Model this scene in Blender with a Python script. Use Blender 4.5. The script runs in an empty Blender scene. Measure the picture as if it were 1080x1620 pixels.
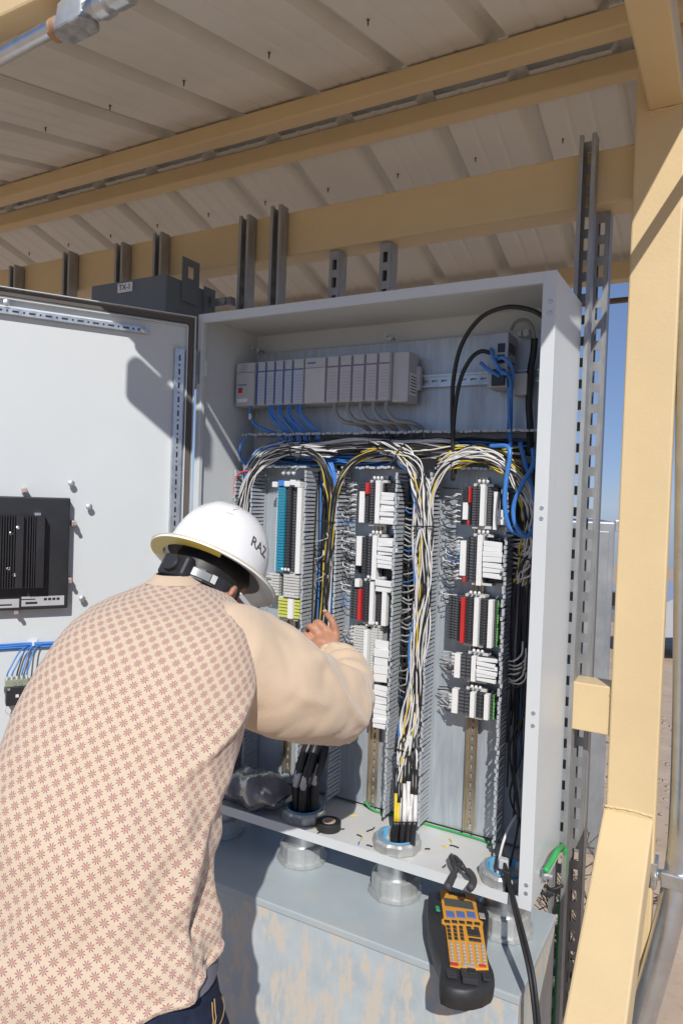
import bpy, bmesh, math, random
from mathutils import Vector, Matrix, noise
random.seed(7)
scene = bpy.context.scene
COL = scene.collection
R = math.radians

# ------------------------------------------------------------------ camera
CAM = Vector((1.4791, -1.6914, 0.9727))
YAW, PITCH, ROLL, FPX = -0.5118, -0.0204, 0.0351, 1114.52
def cam_axes():
    ca, sa, cp, sp, cr, sr = math.cos(YAW), math.sin(YAW), math.cos(PITCH), math.sin(PITCH), math.cos(ROLL), math.sin(ROLL)
    f = Vector((sa*cp, ca*cp, sp)); r = Vector((ca, -sa, 0)); u = r.cross(f)
    return cr*r + sr*u, -sr*r + cr*u, f
RIGHT, UP, FWD = cam_axes()
cd = bpy.data.cameras.new('camera'); cam = bpy.data.objects.new('camera', cd); COL.objects.link(cam)
cd.sensor_fit = 'VERTICAL'; cd.sensor_height = 36.0; cd.lens = FPX/1620*36.0
cd.clip_start = 0.02; cd.clip_end = 4000
m = Matrix((RIGHT, UP, -FWD)).transposed().to_4x4(); m.translation = CAM; cam.matrix_world = m
scene.camera = cam

# ------------------------------------------------------------------ light
SUN = Vector((0.575, -1.0, 0.92)).normalized()
world = bpy.data.worlds.new('World'); scene.world = world; world.use_nodes = True
nt = world.node_tree; nt.nodes.clear()
sky = nt.nodes.new('ShaderNodeTexSky'); sky.sky_type = 'NISHITA'; sky.sun_disc = False
sky.sun_elevation = math.asin(SUN.z); sky.sun_rotation = math.atan2(SUN.x, SUN.y)
sky.altitude = 1200; sky.air_density = 0.9; sky.dust_density = 0.0; sky.ozone_density = 4.0
bg = nt.nodes.new('ShaderNodeBackground'); bg.inputs['Strength'].default_value = 0.15
wo = nt.nodes.new('ShaderNodeOutputWorld')
wb = nt.nodes.new('ShaderNodeMix'); wb.data_type = 'RGBA'; wb.blend_type = 'MULTIPLY'; wb.inputs['Factor'].default_value = 1; wb.inputs['B'].default_value = (.80, .96, 1.34, 1)
gm_ = nt.nodes.new('ShaderNodeGamma'); gm_.inputs['Gamma'].default_value = .5; nt.links.new(sky.outputs[0], gm_.inputs['Color']); nt.links.new(gm_.outputs[0], wb.inputs['A']); nt.links.new(wb.outputs['Result'], bg.inputs[0]); nt.links.new(bg.outputs[0], wo.inputs[0])
sd = bpy.data.lights.new('sun', 'SUN'); sd.energy = 4.0; sd.angle = R(0.53); sd.color = (1.0, 0.965, 0.92)
so = bpy.data.objects.new('sun', sd); COL.objects.link(so); so.rotation_euler = SUN.to_track_quat('Z', 'Y').to_euler(); so.location = SUN*20
vs = scene.view_settings; vs.view_transform = 'Standard'; vs.look = 'None'; vs.exposure = 0.12; vs.gamma = 1.0; vs.use_curve_mapping = False
scene.cycles.max_bounces = 8; scene.cycles.diffuse_bounces = 5
try: scene.cycles.use_denoising = True
except Exception: pass

# ------------------------------------------------------------------ helpers
def ray(px, py): return RIGHT*((px-540)/FPX) - UP*((py-810)/FPX) + FWD
def on(px, py, ax, val):
    v = ray(px, py); return CAM + v*((val-CAM[ax])/v[ax])
def at(px, py, d): return CAM + ray(px, py)*d            # point at depth d along the view axis
def yp(px, py, y): return on(px, py, 1, y)

MATS = {}
def mat(name, col, rough=0.5, metal=0.0, var=0.12, scale=8.0, bump=0.0, bscale=60.0, stretch=None, coat=0.0, spec=0.5, dirt=None, sheen=0.0, alpha=None, trans=0.0):
    if name in MATS: return MATS[name]
    M = bpy.data.materials.new(name); M.use_nodes = True; MATS[name] = M
    t = M.node_tree; N = t.nodes; L = t.links; b = N['Principled BSDF']
    b.inputs['Roughness'].default_value = rough; b.inputs['Metallic'].default_value = metal
    b.inputs['Specular IOR Level'].default_value = spec; b.inputs['Coat Weight'].default_value = coat
    b.inputs['Sheen Weight'].default_value = sheen; b.inputs['Transmission Weight'].default_value = trans
    if alpha is not None: b.inputs['Alpha'].default_value = alpha
    tc = N.new('ShaderNodeTexCoord'); vec = tc.outputs['Object']
    if stretch:
        mp = N.new('ShaderNodeMapping'); mp.inputs['Scale'].default_value = stretch; L.new(vec, mp.inputs[0]); vec = mp.outputs[0]
    nz = N.new('ShaderNodeTexNoise'); nz.inputs['Scale'].default_value = scale; nz.inputs['Detail'].default_value = 5; nz.inputs['Roughness'].default_value = .6
    L.new(vec, nz.inputs['Vector'])
    cr = N.new('ShaderNodeValToRGB'); cr.color_ramp.elements[0].position = .3; cr.color_ramp.elements[1].position = .7
    c = col; cr.color_ramp.elements[0].color = (c[0]*(1-var), c[1]*(1-var), c[2]*(1-var), 1)
    cr.color_ramp.elements[1].color = (min(1, c[0]*(1+var)), min(1, c[1]*(1+var)), min(1, c[2]*(1+var)), 1)
    L.new(nz.outputs[0], cr.inputs[0]); out = cr.outputs[0]
    if dirt:
        dcol, dscale, lo, hi, dst = dirt
        mp2 = N.new('ShaderNodeMapping'); mp2.inputs['Scale'].default_value = dst; L.new(tc.outputs['Object'], mp2.inputs[0])
        n2 = N.new('ShaderNodeTexNoise'); n2.inputs['Scale'].default_value = dscale; n2.inputs['Detail'].default_value = 8; n2.inputs['Roughness'].default_value = .68
        L.new(mp2.outputs[0], n2.inputs['Vector'])
        r2 = N.new('ShaderNodeValToRGB'); r2.color_ramp.elements[0].position = lo; r2.color_ramp.elements[1].position = hi
        L.new(n2.outputs[0], r2.inputs[0])
        mx = N.new('ShaderNodeMix'); mx.data_type = 'RGBA'; L.new(r2.outputs[0], mx.inputs['Factor']); L.new(out, mx.inputs['A']); mx.inputs['B'].default_value = (*dcol, 1)
        out = mx.outputs['Result']
    L.new(out, b.inputs['Base Color'])
    rr = N.new('ShaderNodeMapRange'); rr.inputs['To Min'].default_value = max(0, rough-.08); rr.inputs['To Max'].default_value = min(1, rough+.08)
    L.new(nz.outputs[0], rr.inputs[0]); L.new(rr.outputs[0], b.inputs['Roughness'])
    if bump:
        n3 = N.new('ShaderNodeTexNoise'); n3.inputs['Scale'].default_value = bscale; n3.inputs['Detail'].default_value = 3; L.new(vec, n3.inputs['Vector'])
        bp = N.new('ShaderNodeBump'); bp.inputs['Strength'].default_value = bump; bp.inputs['Distance'].default_value = .004
        L.new(n3.outputs[0], bp.inputs['Height']); L.new(bp.outputs[0], b.inputs['Normal'])
    return M

tan = mat('tan_paint', (.635, .485, .27), .46, 0, .04, 5, .12, 120, dirt=((.50, .37, .21), 4.0, .6, .95, (1, 1, .35)))
tan_raw = tan
roofm = mat('roof_underside', (.68, .665, .62), .5, .0, .04, 1.5, .0, 20, dirt=((.55, .52, .46), 1.2, .5, .95, (1, 1, 1)))
cab = mat('grey_enamel', (.575, .605, .61), .38, 0, .03, 2, .06, 300, dirt=((.52, .535, .52), 3.5, .55, .95, (1, 1, .5)))
cabdirty = mat('dusty_grey_enamel', (.56, .57, .57), .5, 0, .05, 6, .05, 200, dirt=((.60, .53, .42), 14, .5, .75, (1, 1, 1)))
galv = mat('galvanized_panel', (.47, .515, .55), .38, .45, .13, 14, .03, 60, stretch=(6, 6, .6))
zinc = mat('zinc_steel', (.58, .60, .61), .36, .9, .14, 30, .06, 90)
strutm = mat('galvanized_strut', (.36, .365, .365), .45, .6, .14, 22, .06, 80, stretch=(2, 2, .6))
gold = mat('yellow_zinc', (.52, .45, .33), .3, .85, .15, 20)
gasketm = mat('brown_gasket', (.10, .085, .075), .8)
black = mat('black_plastic', (.022, .023, .026), .42, 0, .2, 12)
blacks = mat('black_anodized', (.03, .028, .03), .38, .2, .2, 12)
rubber = mat('black_rubber', (.018, .018, .019), .55, 0, .2, 30)
ductm = mat('grey_duct_plastic', (.40, .425, .45), .5, 0, .07, 30)
whitep = mat('white_plastic', (.67, .68, .68), .45, 0, .04, 20)
lgrey = mat('light_grey_plastic', (.50, .50, .50), .5, 0, .04, 20)
plcg = mat('controller_grey', (.44, .45, .46), .5, 0, .04, 20)
plcl = mat('controller_door_lavender', (.45, .445, .465), .4, 0, .03, 20)
plcb = mat('controller_door_blue_grey', (.42, .46, .52), .4, 0, .03, 20)
bluel = mat('blue_line_print', (.03, .11, .38), .5)
redp = mat('red_plastic', (.50, .03, .03), .4)
tealp = mat('blue_terminal_plastic', (.02, .22, .34), .42)
greenp = mat('green_plastic', (.12, .38, .09), .45)
ygp = mat('yellow_green_plastic', (.50, .52, .10), .45)
wwhite = mat('white_wire', (.62, .61, .59), .45, 0, .08, 40)
wblack = mat('black_wire', (.02, .02, .022), .42)
wyellow = mat('yellow_wire', (.62, .46, .03), .42)
wblue = mat('blue_wire', (.05, .21, .58), .4)
wgrey = mat('grey_cable', (.24, .24, .245), .5)
wgreen = mat('green_wire', (.03, .33, .08), .4)
wred = mat('red_wire', (.55, .06, .06), .4)
bluethroat = mat('blue_throat', (.10, .36, .62), .45)
boxm = mat('grey_box_paint', (.37, .42, .44), .45, 0, .06, 6, .05, 80, dirt=((.45, .44, .40), 9, .52, .8, (1, 1, 1)))
boxfront = mat('mud_washed_box_front', (.40, .455, .48), .55, 0, .10, 9, .08, 80, dirt=((.53, .48, .41), 15.0, .475, .58, (2.4, 2.4, .8)))
txm = mat('dark_grey_box_paint', (.14, .16, .175), .5, 0, .06, 10)
hubm = mat('cast_hub_zinc', (.50, .51, .50), .42, .55, .12, 24, .1, 60)
paperm = mat('white_label', (.72, .72, .72), .5)
inkm = mat('black_ink', (.015, .015, .015), .5)
orange = mat('orange_plastic', (.72, .33, .035), .42, 0, .05, 20)
lcd = mat('lcd_screen', (.09, .10, .09), .15)
keyblue = mat('blue_key', (.10, .17, .42), .45)
keygrey = mat('grey_key', (.36, .34, .31), .5)
pink = mat('copper_clip', (.55, .42, .38), .4, .5)
hatw = mat('white_hat_shell', (.80, .80, .79), .28, 0, .02, 5, coat=.3, dirt=((.55, .52, .45), 10, .66, .9, (1, 1, 1)))
haty = mat('yellow_hat_underside', (.66, .55, .10), .4)
skin = mat('skin', (.43, .21, .13), .5, 0, .10, 30, .12, 240, spec=.35)
sleeve = mat('beige_knit', (.61, .465, .325), .9, 0, .05, 14, .25, 500, sheen=.3, spec=.2)
hairm = mat('black_hair', (.012, .010, .009), .5)
jeans = mat('dark_denim', (.018, .026, .052), .85, 0, .25, 60, .2, 500, spec=.2)
undergrey = mat('grey_undershirt', (.16, .16, .19), .9)
stitch = mat('tan_stitching', (.40, .25, .10), .8)
sand = mat('sand_ground', (.50, .385, .285), .95, 0, .16, 2.5, .5, 14, spec=.1, dirt=((.40, .30, .215), 40, .5, .75, (1, 1, 1)))
bagm = mat('clear_grey_bag', (.22, .22, .225), .22, 0, .1, 12, .5, 26, trans=.35, alpha=.9)
tapewood = mat('tape_core', (.55, .42, .33), .7)
steel = mat('stainless_sheet', (.30, .315, .33), .5, .5, .2, 5, .05, 20)
twig = mat('dry_twig', (.10, .075, .055), .9)
carpaint = mat('silver_car_paint', (.50, .52, .54), .25, .3, .03, 5, coat=.6)
glassd = mat('dark_glass', (.015, .018, .02), .08)
rust = mat('rusty_brown_steel', (.16, .10, .075), .7, 0, .25, 9)
emt = mat('bright_conduit', (.60, .62, .64), .3, .95, .10, 20, .05, 60)

class MB:
    def __init__(s): s.v = []; s.f = []; s.m = []; s.uv = None
    def quad(s, pts, mi=0):
        n = len(s.v); s.v += [Vector(p) for p in pts]; s.f.append(tuple(range(n, n+len(pts)))); s.m.append(mi); return s
    def box(s, x0, x1, y0, y1, z0, z1, mi=0):
        return s.obox(Vector(((x0+x1)/2, (y0+y1)/2, (z0+z1)/2)), Vector((1, 0, 0)), Vector((0, 1, 0)), Vector((0, 0, 1)), (x1-x0)/2, (y1-y0)/2, (z1-z0)/2, mi)
    def obox(s, c, a, b, d, ha, hb, hd, mi=0, bev=0.0):
        n = len(s.v); c = Vector(c)
        if bev <= 0:
            for sz in (-1, 1):
                for sy in (-1, 1):
                    for sx in (-1, 1): s.v.append(c + a*(ha*sx) + b*(hb*sy) + d*(hd*sz))
            for q in ((0, 2, 3, 1), (4, 5, 7, 6), (0, 1, 5, 4), (2, 6, 7, 3), (0, 4, 6, 2), (1, 3, 7, 5)): s.f.append(tuple(n+i for i in q)); s.m.append(mi)
        else:
            bm = bmesh.new(); bmesh.ops.create_cube(bm, size=2)
            for w in bm.verts: w.co = Vector((w.co.x*ha, w.co.y*hb, w.co.z*hd))
            bmesh.ops.bevel(bm, geom=list(bm.edges), offset=bev, segments=2, affect='EDGES', profile=.5)
            for i, w in enumerate(bm.verts): w.index = i; s.v.append(c + a*w.co.x + b*w.co.y + d*w.co.z)
            for f in bm.faces: s.f.append(tuple(n+w.index for w in f.verts)); s.m.append(mi)
            bm.free()
        return s
    def bbox(s, x0, x1, y0, y1, z0, z1, bev=.003, mi=0):
        return s.obox(Vector(((x0+x1)/2, (y0+y1)/2, (z0+z1)/2)), Vector((1, 0, 0)), Vector((0, 1, 0)), Vector((0, 0, 1)), (x1-x0)/2, (y1-y0)/2, (z1-z0)/2, mi, bev)
    def ring_loft(s, rings, mi=0, cap0=True, cap1=True, close=True):
        n0 = len(s.v); k = len(rings[0])
        for r in rings: s.v += [Vector(p) for p in r]
        for i in range(len(rings)-1):
            for j in range(k if close else k-1):
                a = n0+i*k+j; b = n0+i*k+(j+1) % k
                s.f.append((a, b, b+k, a+k)); s.m.append(mi)
        if cap0: s.f.append(tuple(n0+j for j in reversed(range(k)))); s.m.append(mi)
        if cap1: s.f.append(tuple(n0+(len(rings)-1)*k+j for j in range(k))); s.m.append(mi)
        return s
    def tube(s, pts, r, n=6, mi=0, cap=True):
        pts = [Vector(p) for p in pts]; rings = []; up = None
        for i, p in enumerate(pts):
            t = (pts[min(i+1, len(pts)-1)] - pts[max(i-1, 0)])
            t = t.normalized() if t.length > 1e-9 else Vector((0, 0, 1))
            if up is None:
                up = t.orthogonal().normalized()
            else:
                up = (up - t*up.dot(t)); up = up.normalized() if up.length > 1e-6 else t.orthogonal().normalized()
            b = t.cross(up); rr = r[i] if isinstance(r, (list, tuple)) else r
            rings.append([p + (up*math.cos(2*math.pi*j/n) + b*math.sin(2*math.pi*j/n))*rr for j in range(n)])
        return s.ring_loft(rings, mi, cap, cap)
    def lathe(s, c, axis, prof, n=24, mi=0, cap0=True, cap1=True, wob=None):
        c = Vector(c); axis = Vector(axis).normalized(); u = axis.orthogonal().normalized(); w = axis.cross(u)
        rings = []
        for r, h in prof:
            rings.append([c + axis*h + (u*math.cos(2*math.pi*j/n) + w*math.sin(2*math.pi*j/n))*(r*(wob(j) if wob else 1)) for j in range(n)])
        return s.ring_loft(rings, mi, cap0, cap1)
    def prism(s, poly, a, b, d, o, h0, h1, mi=0):
        o = Vector(o); r0 = [o + a*p[0] + b*p[1] + d*h0 for p in poly]; r1 = [o + a*p[0] + b*p[1] + d*h1 for p in poly]
        return s.ring_loft([r0, r1], mi)
    def slotted(s, o, a, b, d, L, w, th, slots, sw, mi=0):
        """plate of length L along a, width w along b (centred), thickness th along d, with real slots [(start, end)]"""
        o = Vector(o); e = (w-sw)/2
        for sg in (-1, 1): s.obox(o + a*(L/2) + b*(sg*(w/2-e/2)), a, b, d, L/2, e/2, th/2, mi)
        cur = 0
        for s0, s1 in list(slots)+[(L, L)]:
            if s0-cur > 1e-5: s.obox(o + a*((cur+s0)/2), a, b, d, (s0-cur)/2, sw/2, th/2, mi)
            cur = s1
        return s
    def build(s, name, mats, parent=None, smooth=False, sharp=None):
        me = bpy.data.meshes.new(name); org = origin(parent)
        me.from_pydata([tuple(p-org) for p in s.v], [], s.f)
        for mm in (mats if isinstance(mats, (list, tuple)) else [mats]): me.materials.append(mm)
        if any(s.m):
            me.polygons.foreach_set('material_index', s.m)
        if smooth: me.polygons.foreach_set('use_smooth', [True]*len(me.polygons))
        if s.uv is not None:
            lay = me.uv_layers.new(name='UVMap')
            for lp in me.loops: lay.data[lp.index].uv = s.uv[lp.vertex_index]
        me.update()
        if sharp is not None:
            bm = bmesh.new(); bm.from_mesh(me); bmesh.ops.recalc_face_normals(bm, faces=bm.faces)
            for ed in bm.edges:
                if len(ed.link_faces) == 2 and ed.calc_face_angle(0) > sharp: ed.smooth = False
            bm.to_mesh(me); bm.free()
        else:
            bm = bmesh.new(); bm.from_mesh(me); bmesh.ops.recalc_face_normals(bm, faces=bm.faces); bm.to_mesh(me); bm.free()
        o = bpy.data.objects.new(name, me); COL.objects.link(o)
        if parent: o.parent = parent
        return o
def origin(p):
    v = Vector((0, 0, 0))
    while p is not None: v += p.location; p = p.parent
    return v
def thing(name, label, cat, loc=(0, 0, 0), group=None):
    o = bpy.data.objects.new(name, None); o.empty_display_size = .05; COL.objects.link(o); o.location = loc
    o['label'] = label; o['category'] = cat
    if group: o['group'] = group
    return o
def tag(o, label, cat, group=None):
    o['label'] = label; o['category'] = cat
    if group: o['group'] = group
    return o
def struct(o): o['kind'] = 'structure'; return o
def inst(name, mesh, parent, world):
    o = bpy.data.objects.new(name, mesh); COL.objects.link(o); o.parent = parent; o.location = Vector(world)-origin(parent); return o
def spline(pts, n=8):
    pts = [Vector(p) for p in pts]; P = [pts[0]*2-pts[1]]+pts+[pts[-1]*2-pts[-2]]; out = []
    for i in range(1, len(P)-2):
        for k in range(n):
            t = k/n; p0, p1, p2, p3 = P[i-1:i+3]
            out.append(.5*((2*p1)+(p2-p0)*t+(2*p0-5*p1+4*p2-p3)*t*t+(3*p1-p0-3*p2+p3)*t**3))
    out.append(pts[-1]); return out
def text_mesh(body, size, extrude=.0004):
    c = bpy.data.curves.new('lettering', 'FONT'); c.body = body; c.size = size; c.extrude = extrude; c.align_x = 'CENTER'; c.align_y = 'CENTER'; c.resolution_u = 2
    o = bpy.data.objects.new('lettering', c); COL.objects.link(o)
    dg = bpy.context.evaluated_depsgraph_get(); me = bpy.data.meshes.new_from_object(o.evaluated_get(dg)); bpy.data.objects.remove(o); bpy.data.curves.remove(c)
    return me
def text_obj(name, body, size, o, a, b, mt, parent, fn=None):
    me = text_mesh(body, size); org = origin(parent); a = Vector(a).normalized(); b = Vector(b).normalized(); d = a.cross(b)
    for v in me.vertices:
        p = Vector(o)+a*v.co.x+b*v.co.y+d*v.co.z if fn is None else fn(v.co)
        v.co = p-org
    me.materials.clear(); me.materials.append(mt)
    ob = bpy.data.objects.new(name, me); COL.objects.link(ob); ob.parent = parent; return ob
X, Y, Z = Vector((1, 0, 0)), Vector((0, 1, 0)), Vector((0, 0, 1))
W, D, H = 1.086, .304, 1.524

# ------------------------------------------------------------------ ground
GZ = -.88
def gz(x, y):
    d = math.hypot(x-1.3, y+.5); return GZ - .075*max(0, d-3.5) + (.012*noise.noise(Vector((x*1.3, y*1.3, 0))) if d < 30 else .25*noise.noise(Vector((x*.05, y*.05, 3))))
def ground():
    rs = [0]+[.35*1.16**i for i in range(58)]; n = 72; v = []; f = []
    v.append((1.3, -.5, gz(1.3, -.5)))
    for r in rs[1:]:
        for j in range(n):
            a = 2*math.pi*j/n; x = 1.3+r*math.cos(a); y = -.5+r*math.sin(a); v.append((x, y, gz(x, y)))
    for j in range(n): f.append((0, 1+j, 1+(j+1) % n))
    for i in range(len(rs)-2):
        for j in range(n):
            a = 1+i*n+j; b = 1+i*n+(j+1) % n; f.append((a, a+n, b+n, b))
    me = bpy.data.meshes.new('ground'); me.from_pydata(v, [], f); me.materials.append(sand)
    me.polygons.foreach_set('use_smooth', [True]*len(f)); o = bpy.data.objects.new('ground', me); COL.objects.link(o); return struct(o)
ground()

# ------------------------------------------------------------------ canopy (one rigid steel shelter)
shelter = thing('steel_canopy', 'tan painted steel canopy with corrugated roof standing over the open cabinet', 'canopy', (1.26, .36, GZ))
YR, ZR, SF, SR = .38, 2.30, .23, .31
XL, XV = -3.0, 1.485
def zf(y): return ZR-SF*(YR-y)
def zr(y): return ZR+.018-SR*(y-YR)
def prof(x):
    t = ((x+.115) % .305); h = 0
    if t < .02: h = .038*t/.02
    elif t < .05: h = .038
    elif t < .07: h = .038*(.07-t)/.02
    elif abs(t-.15) < .013: h = .0035*(1-abs(t-.15)/.013)
    elif abs(t-.225) < .013: h = .0035*(1-abs(t-.225)/.013)
    return h
def xs_panel(x0, x1):
    s = {x0, x1}; k = math.floor((x0+.115)/.305)-1
    while k*.305-.115 < x1+.3:
        for q in (0, .02, .05, .07, .137, .15, .163, .212, .225, .238):
            xx = k*.305-.115+q
            if x0 < xx < x1: s.add(xx)
        k += 1
    return sorted(s)
def sheet(x0, x1, y0, y1, zfun, lift):
    b = MB(); xs = xs_panel(x0, x1); ys = [y0+(y1-y0)*i/4 for i in range(5)]
    for dz in (0, .0012):
        n = len(b.v)
        for y in ys:
            for x in xs: b.v.append(Vector((x, y, zfun(y)+prof(x)+lift+dz)))
        for i in range(len(ys)-1):
            for j in range(len(xs)-1):
                a = n+i*len(xs)+j; b.f.append((a, a+1, a+1+len(xs), a+len(xs))); b.m.append(0)
    return b
k = 0; x1 = XV
while x1 > XL:
    x0 = max(XL, x1-.915)
    sheet(x0-.02, x1, -.74, .315, zf, .002*(k % 2)).build('roof_panel', roofm, shelter)
    sheet(x0-.02, x1, .462, 1.50, zr, .002*(k % 2)).build('roof_panel', roofm, shelter)
    x1 -= .915; k += 1
rc = MB(); rc.prism([(.20, zf(.20)+.044), (YR+.03, ZR+.085), (.62, zr(.62)+.044), (.62, zr(.62)+.046), (YR+.03, ZR+.087), (.20, zf(.20)+.046)], Y, Z, X, (0, 0, 0), XL, XV)
rc.build('ridge_cap', roofm, shelter)
def beam(name, y0, y1, z0, z1, xa=XL, xb=1.2, mt=tan, bev=.006):
    return MB().bbox(xa, xb, y0, y1, z0, z1, bev).build(name, mt, shelter)
beam('purlin', .232, .292, 2.204, 2.262, xb=1.40)
beam('purlin', .470, .530, 2.223, 2.284, xb=1.40)
beam('header_beam', .354, .452, 1.806, 1.957, xb=1.203)
beam('eave_beam', -.735, -.675, 1.975, 2.035, xb=1.44)
beam('rear_beam', 1.36, 1.42, 1.90, 1.975, xb=1.44)
beam('tie_bar', 1.44, 1.47, 1.83, 1.85, xb=2.4, mt=rust)
# post, arm, bracket, kicker
MB().bbox(1.203, 1.325, .300, .350, GZ-.05, zf(.33)-.04, .005).build('post', tan, shelter)
arm = MB(); arm.obox(Vector((1.277, -.20, 2.037)), X, Vector((0, 1, .02)).normalized(), Vector((0, -.02, 1)).normalized(), .042, .499, .042, 0, .006); arm.build('outrigger_arm', tan, shelter)
MB().bbox(1.238, 1.322, .352, 1.44, 1.985, 2.07, .006).build('rear_arm', tan, shelter)
MB().bbox(1.100, 1.2025, .312, .400, .358, .489, .003).build('bracket', tan, shelter)
rk = MB(); rk.obox(Vector((1.395, .02, 1.915)), X, Vector((0, 1, 0)), Z, .010, .70, .014, 0, .002); rk.build('rake_bar', tan, shelter)
ka = Vector((0, -.452, -.300)).normalized(); kn = Vector((0, -ka.z, ka.y)); kn = -kn if kn.z < 0 else kn
kk = MB(); kl = 1.22; kk.obox(Vector((1.258, .300, .165))+ka*(kl/2-.02)-kn*.06, X, ka, kn, .0615, kl/2, .058, 0, .006); kk.build('kicker_brace', tan, shelter)
def weld(pts, r):
    P = spline([Vector(p) for p in pts], 14); MB().tube([p+Vector((random.gauss(0, .0006), random.gauss(0, .0006), random.gauss(0, .0006))) for p in P], [r*.7*(1+.15*math.sin(k*1.9)+random.uniform(-.1, .1)) for k in range(len(P))], 7).build('weld_bead', tan, shelter, True)
weld([(1.2015, .3118, .36), (1.2015, .3118, .42), (1.2015, .3118, .487)], .0036); weld([(1.203, .314, .4895), (1.203, .355, .4895), (1.203, .398, .4895)], .0036)
weld([(1.236, .299, 2.004), (1.277, .299, 2.004), (1.319, .299, 2.004)], .004); weld([(1.2, .353, 1.81), (1.2, .353, 1.88), (1.2, .353, 1.95)], .0036); weld([(1.199, .2995, .172), (1.26, .2995, .176), (1.317, .2995, .172)], .0045)
sb = MB(); sb.lathe((0, 0, 0), (0, 0, -1), [(.0042, 0), (.004, .002), (.0024, .004), (.002, .013), (.0005, .018)], 6); sm = sb.build('roof_screw', mat('dark_screw', (.10, .085, .07), .5, .6)); sm.parent = shelter
sm.location = Vector((-.115+.115, -.10, zf(-.10)+.0005))-shelter.location
for kx in range(-9, 6):
    xx = kx*.305-.115+.115
    if xx > XV-.05 or kx == 0: 
        if kx != 0: continue
    for yy, zz in ((-.10, zf), (.74, zr)):
        if kx == 0 and yy < 0: continue
        inst('roof_screw', sm.data, shelter, (xx, yy+.004*math.sin(kx*7), zz(yy)+.0005))
# ------------------------------------------------------------------ conduit under the eave, unseen floodlight
cond = thing('eave_conduit', 'weathered metal conduit with oval junction fitting under the eave beam', 'conduit', (.10, -.66, 1.93))
cz = 1.93; c0 = on(-40, 112, 2, cz); c1 = on(84, 44, 2, cz); cdv = (c1-c0).normalized()
MB().tube([c0-cdv*1.6, c0, c1], .0165, 14).build('pipe', emt, cond, True, R(50))
jb = on(122, 30, 2, cz); side = Vector((-cdv.y, cdv.x, 0)); 
fb = MB()
def oval(hl, hr, n=20):
    pts = []
    for i in range(n):
        a = 2*math.pi*i/n; pts.append((math.cos(a)*hr+(hl if math.cos(a) > 0 else -hl), math.sin(a)*hr))
    return pts
fb.ring_loft([[jb+cdv*(p[0]*s)+side*(p[1]*s)+Z*h for p in oval(.028, .024)] for s, h in ((1, -.018), (1.02, .0), (.95, .03), (.6, .045))])
fb.tube([jb-cdv*.052, jb-cdv*.028], .021, 12); fb.tube([jb+cdv*.03, jb+cdv*.075], .021, 12); fb.tube([jb+Z*.03, jb+Z*.10], .021, 12)
fb.build('fitting_body', hubm, cond, True, R(35))
MB().ring_loft([[jb+cdv*p[0]*s+side*p[1]*s+Z*h for p in oval(.03, .026)] for s, h in ((1, -.019), (1, -.024), (.92, -.0265))]).build('fitting_cover', mat('worn_zinc_cover', (.33, .33, .32), .6, .5, .35, 40, .5, 60), cond, False)
MB().tube([jb-cdv*.075, jb-cdv*.05], .0225, 12).build('rusty_coupling', mat('rusty_coupling', (.42, .24, .14), .7, .3, .3, 30), cond, True, R(50))
MB().tube([jb+cdv*.075, jb+cdv*.10], .026, 12).tube([jb+cdv*.12, jb+cdv*.16], .024, 12).build('coupling', zinc, cond, True, R(50))
MB().tube([jb+cdv*.09, jb+cdv*.5], .0165, 12).build('pipe', emt, cond, True, R(50))
fl = thing('floodlight', 'flat floodlight hung on a short arm out from the eave', 'floodlight', (.50, -1.02, 2.10))  # out of view, added to cast the shadow on the door
MB().tube([(.47, -.71, 2.02), (.47, -.80, 2.12), (.47, -1.0, 2.16)], .014, 8).build('arm', emt, fl, True)
MB().obox(Vector((.50, -1.02, 2.09)), X, Y, Z, .125, .03, .062, 0, .02).build('housing', black, fl)

# ------------------------------------------------------------------ strut channels behind the cabinet
def strut(cx, yfront, z0, z1, label, open_front=True, w=.044, dp=.044):
    t = thing('strut_channel', label, 'strut', (cx, yfront, z0), 'galvanized strut channels behind the cabinet')
    th = .0028; L = z1-z0; b = MB()
    yb = yfront+dp if open_front else yfront
    sg = -1 if open_front else 1
    b.box(cx-w/2, cx-w/2+th, min(yb, yb+sg*dp), max(yb, yb+sg*dp), z0, z1); b.box(cx+w/2-th, cx+w/2, min(yb, yb+sg*dp), max(yb, yb+sg*dp), z0, z1)
    ye = yb+sg*dp
    for sx in (-1, 1):
        xa = cx+sx*(w/2-th); xb = cx+sx*(w/2-.011)
        b.box(min(xa, xb), max(xa, xb), min(ye, ye-sg*th), max(ye, ye-sg*th), z0+.0005, z1-.0005)
        xc = xb+sx*th
        b.box(min(xb, xc), max(xb, xc), min(ye-sg*th, ye-sg*.009), max(ye-sg*th, ye-sg*.009), z0+.0005, z1-.0005)
    b.build('channel', strutm, t)
    s = MB(); sl = []; q = z1-.03
    while q > z0+.05: sl.append((q-.034-z0, q-z0)); q -= .0595
    s.slotted(Vector((cx, yb-sg*th*.5 + (0 if open_front else 0), z0)), Z, X, Y, L, w-2*th-.0006, th, sl[::-1], .0175)
    s.build('slotted_web', strutm, t); return t
S_ = [(-1.345, 1.945, 'strut at the far left edge of the header beam'), (-.995, 1.956, 'strut rising above the open door left of the dark grey box'),
      (-.69, 1.948, 'strut standing directly behind the left half of the dark grey box'), (-.485, 1.957, 'strut behind the right half of the dark grey box'),
      (-.075, 1.955, 'strut beside the box lug, left of a close pair'), (.06, 1.967, 'strut right of its close neighbour above the cabinet left end')]
for cx, zt, lb in S_: strut(cx, .303, GZ+.02, zt, 'grey open '+lb)
strut(1.083, .306, GZ+.02, 1.985, 'tall grey strut at the cabinet right rear corner reaching above the beam')
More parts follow.
